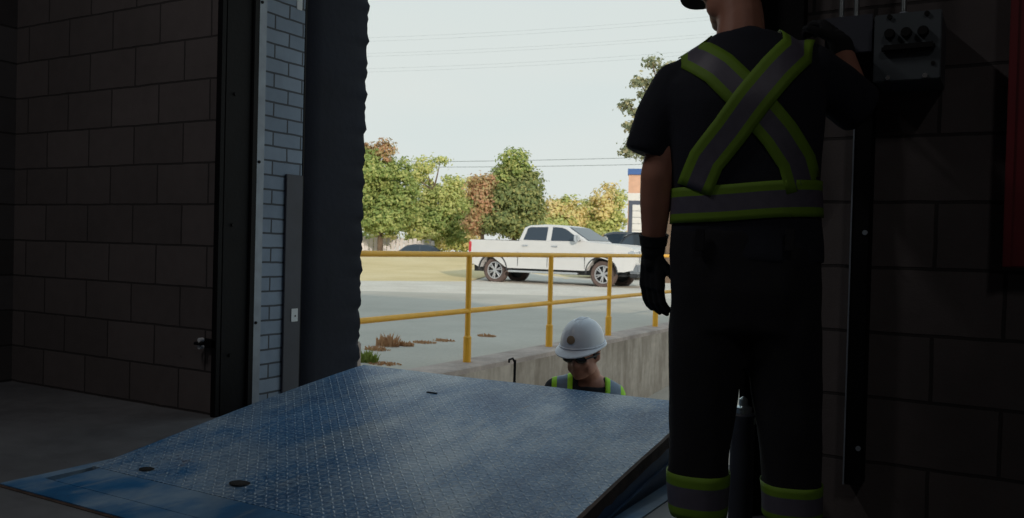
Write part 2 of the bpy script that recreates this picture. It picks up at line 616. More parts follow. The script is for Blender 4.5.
# ---- left jamb pieces
t = thing('door_track', 'black steel overhead door track standing at the left side of the dock opening', 'door track', (XL, YI, 0))
b = B()
b.box(.001, .02, .002, .2, 0, DZ, .003).box(.02, .035, .17, .2, 0, DZ)
b.build('track_channel', M['black_steel'], t)
B().box(-.012, .022, -.03, -.001, 0, DZ, .003).build('track_flange', M['black_steel'], t)
for z in (.3, .95, 1.6, 2.25):
    B().lathe([(0, .02), (.009, .02), (.009, .028), (0, .028)], 'x', (0, .06, z), 10).build('bolt', M['black_steel'], t)
t = thing('corner_strip', 'pale metal corner strip between the black door track and the painted brick', 'metal strip', (XL, 3.2, 0))
B().box(0, .012, 0, .072, 0, DZ, .002).build('strip', M['galv'], t)
for z in (.45, 1.28, 2.1):
    B().lathe([(0, .012), (.008, .012), (.008, .017), (0, .017)], 'x', (0, .035, z), 10).build('screw', M['black'], t)
struct(B().box(XL - .02, XL + .002, 3.272, YO - .002, 0, DZ).build('trim_jamb_left', M['brick_jamb']))

t = thing('guard_plate', 'dark grey steel guard plate fixed upright to the painted brick beside the dock seal', 'guard plate', (XL + .003, 3.43, 0))
B().box(0, .014, 0, .125, 0, 1.235, .003).build('plate', M['grey_steel'], t)
s_ = thing('wall_tag', 'small white tag with a dark dot on the grey guard plate', 'tag', (XL + .018, 3.512, .475))
B().box(0, .002, -.028, .02, -.035, .035).build('card', M['white_sticker'], s_)
B().lathe([(0, .002), (.005, .002), (.005, .004), (0, .004)], 'x', (0, 0, -.005), 10).build('dot', M['black'], s_)
s_ = thing('notice_card', 'white card fixed high on the painted brick beside the black dock seal', 'notice', (XL + .001, 3.52, 2.11))
B().box(0, .004, -.028, .012, .02, .1, .001).build('card', M['white_sticker'], s_)

# hasp on the left wall
t = thing('door_latch', 'small black latch with two bright bolts on the block wall beside the door track', 'latch', (-3.47, YI, .36))
B().box(-.02, .09, -.03, 0, -.022, .022, .004).build('plate', M['black_steel'], t)
for dz in (-.017, .017):
    B().lathe([(0, -.055), (.011, -.055), (.011, -.03), (0, -.03)], 'y', (0, 0, dz), 12).build('bolt', M['white_sticker'], t, True)
B().tube([(-.02, -.03, 0), (-.035, -.045, 0), (-.02, -.062, 0), (.03, -.06, 0)], .007, 8).build('hook', M['black_steel'], t, True)

# ---- right jamb
t = thing('door_track', 'black steel overhead door track behind the standing worker, at the right of the opening', 'door track', (XR, YI, 0))
B().box(-.02, .14, -.05, -.002, .0, 4.2, .003).build('track_channel', M['black_steel'], t)
B().box(-.02, 0, -.12, -.05, .0, 4.2, .003).build('track_flange', M['black_steel'], t)

t = thing('bollard_post', 'dark steel post with a bright cap seen between the legs of the standing worker', 'post', (at_y(742, 450, 2.78).x, 2.78, 0))
B().lathe([(0, 0), (.055, 0), (.055, .012), (.038, .014), (.038, .36), (.034, .365), (0, .365)], 'z', seg=20).build('pipe', M['grey_steel'], t, True)
b = B()
b.lathe([(0, .365), (.028, .365), (.028, .385), (.014, .39), (.014, .41), (0, .42)], 'z', seg=16).box(-.03, .04, -.012, .012, .33, .36, .004)
b.build('cap_fitting', M['conduit'], t, True)

# ---- dock seal (foam pads outside)
def seal(name, label, x_in, sgn):
    t = thing(name, label, 'dock seal', (x_in, YO + .006, 0))
    b = B()
    # cross-section (dx, dy) from the wall face out, dx towards the opening is -sgn
    rings = []
    n = 120
    z0, z1 = -.3, 2.82
    for i in range(n + 1):
        z = z0 + (z1 - z0) * i / n
        w = .004 * math.sin(z * 37) + .003 * math.sin(z * 61 + 1) + .003 * math.sin(z * 97 + 2)
        g = .006 * math.sin(z * 9 + 3)
        sec = [(-.30, 0), (-.02, 0), (.0, .01), (.02, .12 + g * .5), (.038 + g * .5, .25), (.05, .38), (.054 + w, .435), (.054 + w * 1.6, .462), (.02, .468), (-.04, .465), (-.26, .45), (-.30, .40)]
        lean = .007 * (z - 2.3) if sgn > 0 else 0
        rings.append([Vector((sgn * (dx + (lean if dx > .03 else 0)), dy, z)) for dx, dy in sec])
    b.loft(rings)
    b.build('pad', M['black_fabric'], t, True, angle=60)
    B().box(min(sgn * -.33, sgn * -.0), max(sgn * -.33, sgn * -.0), .0, .03, -.3, 2.82).build('backing_board', M['black_steel'], t)
    return t


seal('dock_seal', 'tall black padded dock seal with a ragged edge left of the opening', XL, 1)
seal('dock_seal', 'black padded dock seal right of the opening, hidden behind the standing worker', XR, -1)
t = thing('head_seal', 'black padded head seal above the dock opening', 'dock seal', ((XL + XR) / 2, YO + .01, DZ))
B().box(-1.7, 1.7, 0, .42, -.12, .3, .05).build('pad', M['black_fabric'], t, True)

# ------------------------------------------------------------------ dock leveler
t = thing('dock_leveler', 'worn blue tread plate dock leveler raised towards the open doorway', 'dock leveler', ((PX0 + PX1) / 2, PY0, 0))
ox, oy = (PX0 + PX1) / 2, PY0
hw = (PX1 - PX0) / 2
b = B()
b.box(-hw, hw, 0, .125, -.06, .006).box(-hw, -hw + .055, .125, YO - oy, -.06, .005).box(hw - .075, hw, .125, YO - oy, -.06, .005)
b.build('pit_frame', M['blueplain'], t)
B().box(-hw, hw, -.014, 0, -.05, .003).build('rust_joint', M['rust'], t)
DX0, DX1 = -2.985 - ox, -1.13 - ox


def deck_z(y):      # y in world
    pts = [(1.86, .006), (2.0, .010), (2.12, .022), (2.45, .068), (3.2, .185), (3.62, .228)]
    if y < 2.0:
        return .006 + .004 * max(0, (y - 1.86) / .14)
    u = y - 2.0
    return .010 + .185 * u - .024 * u * u - .02 * (1 - math.exp(-u / .12))


def plate(y0, y1, x0, x1, n, th=.014, wav=.0025):
    bb = B()
    m = 24
    top = []
    for j in range(n + 1):
        y = y0 + (y1 - y0) * j / n
        row = []
        for i in range(m + 1):
            x = x0 + (x1 - x0) * i / m
            z = deck_z(y) + wav * noise.noise(Vector((x * 1.6, y * 1.6, 3)))
            row.append((x, y - oy, z))
        top.append(row)
    tv = [[bb.bm.verts.new(p) for p in r] for r in top]
    bv = [[bb.bm.verts.new((p[0], p[1], p[2] - th)) for p in r] for r in top]
    for j in range(n):
        for i in range(m):
            bb.bm.faces.new((tv[j][i], tv[j][i + 1], tv[j + 1][i + 1], tv[j + 1][i]))
            bb.bm.faces.new((bv[j][i], bv[j + 1][i], bv[j + 1][i + 1], bv[j][i + 1]))
    for j in range(n):
        bb.bm.faces.new((tv[j][0], tv[j + 1][0], bv[j + 1][0], bv[j][0]))
        bb.bm.faces.new((tv[j][m], bv[j][m], bv[j + 1][m], tv[j + 1][m]))
    for i in range(m):
        bb.bm.faces.new((tv[0][i], bv[0][i], bv[0][i + 1], tv[0][i + 1]))
        bb.bm.faces.new((tv[n][i], tv[n][i + 1], bv[n][i + 1], bv[n][i]))
    return bb


plate(1.868, 2.045, DX0 + .05, DX1, 6, .014, .001).build('hinge_plate', M['blueplain'], t, True)
plate(2.05, 3.2, DX0, DX1, 40).build('deck', M['tread'], t, True)
plate(3.2005, 3.62, DX0 - .0, DX1, 14, .016).build('lip', M['tread'], t, True)
for a, c in ((-.85, -.45), (-.2, .2), (.45, .85)):
    B().tube([(a, 3.2 - oy, .135), (c, 3.2 - oy, .135)], .016, 12).build('lip_hinge', M['rust'], t, True)
# rusty edge bar that also paints the deck edge's shadow, toe guards hanging from the sides of the deck
for sx, xx in ((-1, DX0), (1, DX1)):
    b = B()
    n = 30
    rings = []
    for j in range(n + 1):
        y = 2.06 + (3.6 - 2.06) * j / n
        z = deck_z(y)
        e = .004 * noise.noise(Vector((y * 30, sx, 0)))
        x0, x1 = (xx - .002, xx + .014 + e) if sx > 0 else (xx - .008, xx + .002)
        d_ = .045 + .012 * noise.noise(Vector((y * 20, 5, sx)))
        rings.append([Vector((x0, y - oy, z - .0005)), Vector((x1, y - oy, z - .0005)), Vector((x1, y - oy, z - d_)), Vector((x0, y - oy, z - d_))])
    b.loft(rings)
    b.build('edge_bar', M['rust'] if sx > 0 else M['blueplain'], t)
    b = B()
    poly = [(2.1 - oy, deck_z(2.1) - .02), (3.56 - oy, deck_z(3.56) - .02), (3.56 - oy, -.2), (2.1 - oy, -.2)]
    x0 = xx + sx * .002 if sx > 0 else xx - .006
    b.prism(poly, 'x', x0, x0 + .006)
    b.build('toe_guard', M['bluedark'], t)
    if sx > 0:
        b = B()
        poly = [(2.3 - oy, deck_z(2.3) - .075), (3.5 - oy, deck_z(3.5) - .1), (3.5 - oy, deck_z(3.5) - .112), (2.3 - oy, deck_z(2.3) - .083)]
        b.prism(poly, 'x', x0 + .006, x0 + .016)
        b.build('guard_rail', M['bluedark'], t)
for px, py, rr in ((147, 469, .021), (240, 483, .027)):
    for k in range(30):
        p = at_z(px, py, .02 if k == 0 else p_z)
        p_z = deck_z(p.y)
    b = B()
    b.ell((0, 0, 0), (rr * 1.5, rr * 1.3, .0022), None, 20, 6)  # black cap stands for the dark inside of the hole
    b.build('lifting_hole', M['black'], t, True, loc=(p.x - ox, p.y - oy, p_z + .001))
p = at_z(432, 391, .2)
B().box(-.028, .028, -.006, .006, -.003, .003, .001).build('slot', M['black'], t, loc=(p.x - ox, p.y - oy, deck_z(p.y) + .0015))
b = B()
for k in range(5):
    x = -.8 + k * .4
    b.box(x - .03, x + .03, .5, 1.4, -.03, .03)
# stiffener beams below the deck follow its slope
for v in b.bm.verts:
    v.co.z += deck_z(v.co.y + oy) - .06
b.build('beam', M['bluedark'], t)
for v in (0,):
    B().tube([(0, .55, -.55), (0, .95, .03)], [.04, .035], 14).build('lift_cylinder', M['black_steel'], t, True)

# ------------------------------------------------------------------ things on the right wall
t = thing('control_panel', 'grey metal control box with buttons on the block wall right of the standing worker', 'control panel', (-.292, YI, 1.495))
B().box(-.09, .088, -.2, -.001, -.098, .098, .004).build('enclosure', M['panel_grey'], t)
B().box(-.092, .090, -.207, -.2, -.100, .100, .003).build('cover', M['panel_grey'], t)
for k in range(3):
    B().lathe([(0, -.232), (.013, -.232), (.015, -.224), (.015, -.207), (0, -.207)], 'y', (-.048 + k * .045, 0, .038), 16).build('push_button', M['black'], t, True)
B().box(-.068, .075, -.235, -.207, -.018, .004, .006).build('name_bar', M['black'], t)
B().lathe([(0, -.212), (.006, -.212), (.006, -.207), (0, -.207)], 'y', (.07, 0, -.055), 10).build('keyhole', M['black'], t, True)
for x, z in ((-.05, .09), (.05, .09), (-.05, -.09), (.05, -.09)):
    B().lathe([(0, -.216), (.007, -.216), (.007, -.207), (0, -.207)], 'y', (x, 0, z), 10).build('screw', M['chrome'] if z < 0 else M['black'], t, True)
t = thing('junction_box', 'dark junction box beneath two conduits where the standing worker rests his raised hand', 'junction box', (-.465, YI, 1.56))
B().box(-.066, .066, -.15, -.001, -.055, .05, .004).build('enclosure', M['black_steel'], t)
B().box(-.07, .07, -.156, -.15, -.06, .055, .002).build('cover', M['grey_steel'], t)


def conduit(x, label, z0, y=2.92, top=TOPZ):
    t = thing('conduit_pipe', label, 'conduit', (x, y, z0))
    B().tube([(0, 0, 0), (0, 0, top - z0)], .0085, 12).build('pipe', M['conduit'], t, True)
    B().lathe([(0, 0), (.014, 0), (.014, .02), (.0095, .024), (0, .024)], 'z', seg=12).build('collar', M['galv'], t, True)


conduit(-.5, 'left one of two bright conduits rising from the dark junction box', 1.60)
conduit(-.455, 'right one of two bright conduits rising from the dark junction box', 1.60)
conduit(-.316, 'bright conduit rising from the top of the grey control panel', 1.60, 2.9)
t = thing('strut_channel', 'dark vertical steel channel on the block wall right of the standing worker', 'steel channel', (-.42, YI, .15))
B().box(-.03, .022, -.075, -.001, 0, 1.33, .003).build('channel', M['black_steel'], t)
B().box(-.034, -.03, -.08, -.001, 0, 1.33).build('edge', M['galv'], t)  # pale strip paints the highlight along the channel's left edge
for z in (.12, .8):
    B().lathe([(0, -.084), (.008, -.084), (.008, -.075), (0, -.075)], 'y', (.01, 0, z), 10).build('bolt', M['galv'], t, True)
t = thing('red_panel', 'red painted steel panel on the block wall at the far right', 'red panel', (.14, YI, .855))
B().box(-.17, .17, -.1, -.002, 0, 3.2, .004).build('housing', M['red'], t)
B().box(-.172, -.150, -.106, -.1, 0, 3.2, .002).build('edge_trim', M['red'], t)

# ------------------------------------------------------------------ outside ground
GZ = -.29


def gz(x, y):
    d = (Vector((x, y, 0)) - Vector((0, 0, 0))).length
    z = GZ
    u = Vector((x, y)).dot(Vector((FW.x, FW.y)).normalized())
    side = Vector((x, y)).dot(Vector((RT.x, RT.y)).normalized())
    w = max(0, min(1, (-side / max(u, 1) + .06) / .06)) if u > 0 else 0   # the mound lies left of the truck
    if u > 27:
        k = min(1, (u - 27) / 17)
        z += .66 * w * (k * k * (3 - 2 * k))
    if u > 44:
        k = min(1, (u - 44) / 5)
        z -= .95 * w * (k * k * (3 - 2 * k))
    return z


def grid_ground(name, mat, x0, x1, y0, y1, nx, ny, dz=0):
    b = B()
    vv = [[b.bm.verts.new((x0 + (x1 - x0) * i / nx, y0 + (y1 - y0) * j / ny, gz(x0 + (x1 - x0) * i / nx, y0 + (y1 - y0) * j / ny) + dz)) for i in range(nx + 1)] for j in range(ny + 1)]
    for j in range(ny):
        for i in range(nx):
            b.bm.faces.new((vv[j][i], vv[j][i + 1], vv[j + 1][i + 1], vv[j + 1][i]))
    return struct(b.build(name, mat, None, True))


# yard paving left of the ramp and the street
grid_ground('ground_asphalt', M['asphalt'], -60, -4.8, 3.56, 26, 20, 12)
grid_ground('ground_asphalt_far', M['asphalt'], -4.8, 70, 20, 26, 20, 4)
grid_ground('ground_lawn', M['lawn'], -150, 110, 26, 150, 110, 70, -.004)
# gravel shoulder and dry lawn strip reaching towards the street, their edges follow the street
def strip_ground(name, mat, near, far, dz, th=0):
    b = B()
    n = 60
    rows = []
    for i in range(n + 1):
        px = -900 + (2000) * i / n
        r = ray(px, 260)
        r2 = Vector((r.x, r.y))
        nn = near(px) + .35 * noise.noise(Vector((px * .021, 1, 0)))
        col = []
        m = 10
        for j in range(m + 1):
            d = nn + (far(px) - nn) * j / m
            p = r2 * d
            col.append(b.bm.verts.new((p.x, p.y, gz(p.x, p.y) + dz + (.0 if j else -.04))))
        rows.append(col)
    for i in range(n):
        for j in range(len(rows[0]) - 1):
            b.bm.faces.new((rows[i][j], rows[i][j + 1], rows[i + 1][j + 1], rows[i + 1][j]))
    return struct(b.build(name, mat, None, True))


strip_ground('ground_gravel', M['gravel'], lambda p: 20.8, lambda p: 34, .035)
strip_ground('ground_grass_verge', M['lawn'], lambda p: 24.8 + max(0, min(110, p - 360)) * .017 + max(0, min(1, (p - 476) / 20)) * 6, lambda p: 46, .06)
# ramp floor
b = B()
prof = [(3.56, -1.27), (10.8, -1.27), (12.4, -1.16), (18, -.55), (20.5, GZ)]
xs = (-4.5, 14)
pv = [[b.bm.verts.new((x, y, z)) for x in xs] for y, z in prof]
for a, c in zip(pv, pv[1:]):
    b.bm.faces.new((a[0], a[1], c[1], c[0]))
struct(b.build('ground_ramp', M['ramp']))
# retaining wall
t = B()
t.prism([(-4.78, -1.5), (-4.45, -1.5), (-4.45, GZ - .03), (-4.48, GZ), (-4.76, GZ + .012), (-4.78, GZ)], 'y', 3.56, 19.5)
struct(t.build('wall_retaining', M['retain']))
t = B()
t.prism([(-4.84, GZ - .02), (-4.449, GZ - .045), (-4.449, GZ + .002), (-4.47, GZ + .012), (-4.8, GZ + .014)], 'y', 3.56, 19.5)
struct(t.build('trim_coping', M['coping']))
# tie bar standing against the wall in the pit
p = at_d(515, 360, 7.6)
t = thing('steel_rod', 'thin dark rod with a small hooked top standing against the concrete retaining wall', 'rod', (p.x, p.y, -1.27))
B().tube([(0, 0, 0), (0, 0, 1.27 + p.z)], .012, 8).build('shaft', M['black_steel'], t, True)
B().tube([(0, 0, 1.25 + p.z), (-.012, -.02, 1.285 + p.z), (-.03, -.05, 1.275 + p.z), (-.03, -.05, 1.25 + p.z)], .010, 8).build('hook', M['black_steel'], t, True)

# railing
t = thing('safety_railing', 'yellow pipe safety railing along the top of the concrete retaining wall', 'railing', (-4.66, 3.6, GZ))
RZ = [1.076, .52]
RR = .026
TILT = lambda y: 0
ysr = [5.48, 7.23, 8.98, 10.68, 12.43, 14.2, 15.95]
for y in ysr:
    b = B()
    b.tube([(0, y - 3.6, 0), (0, y - 3.6, RZ[0])], RR * 1.1, 14)
    pp = b.build('post', M['yellow'], t, True)
    B().tube([(0, y - 3.6, .01), (0, y - 3.6, .26), (0, y - 3.6, .275)], [RR * 1.55, RR * 1.55, RR * 1.1], 14).build('sleeve', M['yellow'], pp, True)
for z in RZ:
    B().tube([(0, .3, z), (0, 12.9, z)], RR, 14).build('rail', M['yellow'], t, True)

# stub post beside the seal and weeds along the paving cracks
p = at_d(357.5, 345, 6.0)
t = thing('concrete_stub', 'short pale concrete post beside the lower end of the black seal', 'post', (p.x - .05, p.y, GZ))
B().box(-.05, .05, -.05, .05, 0, p.z - GZ + .02, .012).build('shaft', M['coping'], t)
B().box(-.06, .06, -.06, .06, 0, .05, .01).build('foot', M['coping'], t)

rw = random.Random(5)


def weed(px, py, h, w, mat, label, n=60):
    p = at_z(px, py, GZ)
    t = B()
    for k in range(n):
        a, r = rw.random() * 2 * PI, w * math.sqrt(rw.random())
        bx, by = r * math.cos(a), r * .6 * math.sin(a)
        hh = h * (.4 + .6 * rw.random()) * (1 - .5 * r / w)
        lx, ly = rw.uniform(-1, 1) * hh * .6, rw.uniform(-1, 1) * hh * .6
        wd = .007 + .006 * rw.random()
        if k == 0:
            root = t.bm.verts.new((0, 0, .004))
        bl = [t.bm.verts.new(q) for q in ((bx - wd, by, 0), (bx + wd, by, 0), (bx + lx * .6 + wd, by + ly * .6, hh * .6), (bx + lx, by + ly, hh), (bx + lx * .6 - wd, by + ly * .6, hh * .6))]
        t.bm.faces.new(bl)
        t.bm.faces.new((root, bl[0], bl[1]))
    o = t.build('weed_clump', mat, None, loc=(p.x, p.y, GZ))
    tag(o, label, 'weed', 'weeds in the paving cracks')


weed(366, 362, .17, .12, M['weed_green'], 'green weed clump at the foot of the pale stub post', 120)
weed(377, 350, .07, .16, M['weed_dry'], 'low reddish dry weed patch just right of the green clump', 80)
weed(387, 346, .2, .16, M['weed_dry'], 'tall dry weed tuft with upright stems in a paving crack', 110)
weed(406, 346, .09, .1, M['weed_dry'], 'small dry weed tuft right of the tall one', 60)
weed(425, 343, .045, .16, M['weed_dry'], 'thin line of dry grass in the crack left of the nearest railing post', 60)
weed(444, 341, .05, .15, M['weed_dry'], 'thin line of dry grass touching the nearest railing post from the left', 50)
weed(487, 336.5, .05, .14, M['weed_dry'], 'flat dry weed strip right of the nearest railing post', 60)
weed(384, 364, .03, .2, M['weed_dry'], 'flat reddish weed mat in front of the stub post', 80)

# ------------------------------------------------------------------ vehicles
def wheel(parent, x, side, R=.41, W=.26, rimR=.27, y=.86, spokes=6):
    w = B()
    s = side
    y0, y1 = y * s, (y - W) * s
    e = B()
    prof = [(rimR, -W / 2 + .02), (R - .05, -W / 2), (R - .012, -W / 2 + .03), (R, -W / 2 + .06), (R, W / 2 - .06), (R - .012, W / 2 - .03), (R - .05, W / 2), (rimR, W / 2 - .02), (rimR - .01, 0)]
    yc = (y - W / 2) * s
    rings = []
    for k in range(32):
        a = 2 * PI * k / 32
        rings.append([Vector((x + r * math.cos(a), yc + h, R + r * math.sin(a))) for r, h in prof])
    vr = [[e.bm.verts.new(q) for q in r] for r in rings]
    for k in range(32):
        for j in range(len(prof)):
            e.bm.faces.new((vr[k][j], vr[(k + 1) % 32][j], vr[(k + 1) % 32][(j + 1) % len(prof)], vr[k][(j + 1) % len(prof)]))
    wh = e.build('wheel', M['tyre'], parent, True)
    r = B()
    yo = yc + s * (W / 2 - .05)
    for k in range(spokes):
        a = 2 * PI * k / spokes + .3
        for da in (-.16, .16):
            p0 = Vector((x + .05 * math.cos(a), yo, R + .05 * math.sin(a)))
            p1 = Vector((x + (rimR - .01) * math.cos(a + da), yo - s * .0, R + (rimR - .01) * math.sin(a + da)))
            r.tube([p0, p1], [.028, .02], 6)
    r.lathe([(0, yo - .03), (.065, yo - .03), (.06, yo + .03), (0, yo + .035)], 'y', (x, 0, R), 16)
    n = 28
    rr = [[Vector((x + q * math.cos(2 * PI * k / n), yo + h, R + q * math.sin(2 * PI * k / n))) for q, h in ((rimR - .03, -.02), (rimR + .005, -.02), (rimR + .005, .02), (rimR - .03, .015))] for k in range(n)]
    vv = [[r.bm.verts.new(q) for q in g] for g in rr]
    for k in range(n):
        for j in range(4):
            r.bm.faces.new((vv[k][j], vv[(k + 1) % n][j], vv[(k + 1) % n][(j + 1) % 4], vv[k][(j + 1) % 4]))
    r.build('rim', M['rim'], wh, True)
    B().lathe([(0, -.01), (rimR - .01, -.01), (rimR - .01, .01), (0, .01)], 'y', (x, yc, R), 20).build('brake_disc', M['plastic'], wh)


def arch(xc, R, zc, zb, n=12):
    """wheel opening from rear to front along the sill line zb (points go +x)"""
    a0 = math.asin((zb - zc) / R)
    return [(xc - R * math.cos(a0 + (PI - 2 * a0) * k / n), zc + R * math.sin(a0 + (PI - 2 * a0) * k / n)) for k in range(n + 1)]


def shell(parent, name, outline_bottom, top, hw_low, hw_top, mat, zsplit):
    pass


def pickup(name, label, loc, rz, paint, group=None):
    """x runs from rear bumper (0) to front (5.85)"""
    t = thing(name, label, 'pickup truck', loc, rz, group)
    WR, WF = 1.17, 4.82
    zb = .50
    hwid = .98
    # lower body outline, going round
    bottom = [(.38, .62)] + [(WR - .62, zb + .06)] + arch(WR, .5, .43, zb) + [(WF - .62, zb)] + arch(WF, .5, .43, zb) + [(5.5, .50), (5.78, .56)]
    top = [(5.84, .78), (5.84, 1.0), (5.78, 1.16), (5.62, 1.24), (5.2, 1.30), (4.6, 1.335), (4.25, 1.345), (3.95, 1.36), (2.05, 1.34), (1.98, 1.345), (.32, 1.36), (.29, 1.2), (.30, .72)]
    b = B()
    b.prism(bottom + top, 'y', -hwid, hwid)
    bmesh.ops.triangulate(b.bm, faces=[f for f in b.bm.faces if len(f.verts) > 4])
    body = b.build('body', paint, t)
    # narrow the nose and the sides upwards
    for v in body.data.vertices:
        x, y, z = v.co
        k = 1
        if x > 5.2:
            k -= .10 * ((x - 5.2) / .64) ** 1.5
        if z > 1.0:
            k -= .03 * (z - 1.0) / .35
        v.co.y = y * k
    mo = body.modifiers.new('bevel', 'BEVEL')
    mo.width = .04
    mo.segments = 3
    mo.limit_method = 'ANGLE'
    mo.angle_limit = rad(40)
    # greenhouse
    g = B()
    side = [(2.02, 1.33), (2.16, 1.76), (2.32, 1.83), (2.9, 1.865), (3.35, 1.85), (3.62, 1.80), (4.42, 1.34)]
    rings = []
    for x, z in side:
        q = (z - 1.33) / .53
        hw_ = .93 - .17 * q
        rings.append([Vector((x, -hw_, z)), Vector((x, hw_, z))])
    low = [(2.02, 1.30), (4.42, 1.30)]
    vs = [[g.bm.verts.new(p) for p in r] for r in rings]
    for a, c in zip(vs, vs[1:]):
        g.bm.faces.new((a[0], a[1], c[1], c[0]))
    for k in (0, 1):
        f = [v[k] for v in vs]
        g.bm.faces.new(f)
    g.bm.faces.new((vs[0][0], vs[0][1], vs[-1][1], vs[-1][0]))
    gh = g.build('cab', paint, t)
    mo = gh.modifiers.new('bevel', 'BEVEL')
    mo.width = .05
    mo.segments = 3
    mo.limit_method = 'ANGLE'
    mo.angle_limit = rad(20)

    def win(poly, nm='window'):
        # outline (x,z) on the leaning cab side
        for s in (-1, 1):
            w = B()
            o_ = []
            for off in (-.012, .006):
                o_.append([w.bm.verts.new((x, s * (.93 - .17 * (z - 1.33) / .53 + off), z)) for x, z in poly])
            n = len(poly)
            w.bm.faces.new(o_[0])
            w.bm.faces.new(o_[1])
            for i in range(n):
                w.bm.faces.new((o_[0][i], o_[0][(i + 1) % n], o_[1][(i + 1) % n], o_[1][i]))
            w.build(nm, M['carglass'], t)
    win([(2.2, 1.38), (2.3, 1.74), (2.38, 1.775), (2.98, 1.785), (2.98, 1.37)])
    win([(3.14, 1.37), (3.14, 1.785), (3.42, 1.775), (3.6, 1.72), (4.12, 1.40), (4.1, 1.37)])
    # windscreen and rear window
    def slab(p0, p1, w0, w1, nm, off=.01):
        d = Vector((p1[0] - p0[0], 0, p1[1] - p0[1]))
        nrm = Vector((d.z, 0, -d.x)).normalized()
        if nrm.z < 0:
            nrm = -nrm
        w = B()
        for o_ in (0,):
            q = [Vector((p0[0], -w0, p0[1])), Vector((p0[0], w0, p0[1])), Vector((p1[0], w1, p1[1])), Vector((p1[0], -w1, p1[1]))]
            w.loft([[v + nrm * -.01 for v in q], [v + nrm * off for v in q]])
        w.build(nm, M['carglass'], t)
    slab((4.33, 1.40), (3.68, 1.785), .84, .72, 'windscreen')
    slab((2.045, 1.42), (2.13, 1.68), .78, .7, 'rear_window')
    # bed opening
    B().box(.4, 1.94, -.82, .82, 1.352, 1.366, .004).build('bed_cover', M['plastic'], t)
    # doors seams, handles
    for s in (-1, 1):
        for x in (2.04, 3.05, 4.28):
            B().box(x, x + .012, s * (hwid - .004) - .006, s * (hwid - .004) + .006, .56, 1.0).build('door_seam', M['plastic'], t)
        B().box(2.06, 4.26, s * hwid - .004, s * hwid + .012, .86, .91, .004).build('side_moulding', paint, t)
    for s in (-1, 1):
        for x in (2.2, 3.2):
            B().box(x, x + .2, s * .965, s * (.965 + .045), 1.19, 1.225, .01).build('door_handle', M['chrome'], t)
        B().box(4.02, 4.1, s * .93, s * 1.02, 1.37, 1.42, .01).build('mirror_arm', M['plastic'], t)
        B().box(4.0, 4.14, s * 1.0, s * 1.2, 1.34, 1.56, .04).build('mirror', M['chrome'], t, True)
        B().box(1.75, 4.1, s * .93, s * 1.06, .38, .44, .015).build('running_board', M['chrome'], t)
        B().box(.275, .37, s * .80, s * .985, .95, 1.3, .02).build('tail_lamp', M['lamp_red'], t)
        B().box(5.6, 5.82, s * .62, s * .93, .94, 1.12, .03).build('headlamp', M['lamp_clear'], t)
        for xw in (WR, WF):
            b = B()
            pts = [(xw - .5 * math.cos(PI * k / 14), s * (hwid - .02), .43 + .5 * math.sin(PI * k / 14)) for k in range(15)]
            b.tube(pts, .03, 6)
            b.build('arch_trim', M['plastic'], t)
            wheel(t, xw, s)
    B().box(5.80, 5.87, -.6, .6, .78, 1.12, .02).build('grille', M['chrome'], t)
    B().box(5.62, 5.93, -.88, .88, .46, .72, .05).build('front_bumper', M['bumper'], t, True)
    B().box(5.64, 5.9, -.84, .84, .34, .46, .03).build('air_dam', M['plastic'], t)
    B().box(.17, .40, -.9, .9, .56, .74, .04).build('rear_bumper', M['chrome'], t, True)
    # dark underbody inside the wheel openings
    B().box(.3, 5.5, -.62, .62, .36, .62).build('chassis', M['plastic'], t)
    return t


# white pickup across the yard: rear and front wheel set from the photograph
pR, pF = at_d(495, 284.5, 27.3), at_d(601, 287.5, 25.6)
ang = math.atan2(pF.y - pR.y, pF.x - pR.x)
dirv = Vector((math.cos(ang), math.sin(ang), 0))
base = (pR + pF) / 2 - dirv * ((1.17 + 4.82) / 2) + Vector((-dirv.y, dirv.x, 0)) * .86
TRUCK = pickup('pickup_truck', 'white crew cab pickup truck parked beyond the yellow railing', (base.x, base.y, GZ - .01), ang, M['white_paint'])
TRUCK_INFO = (pR, pF, ang)


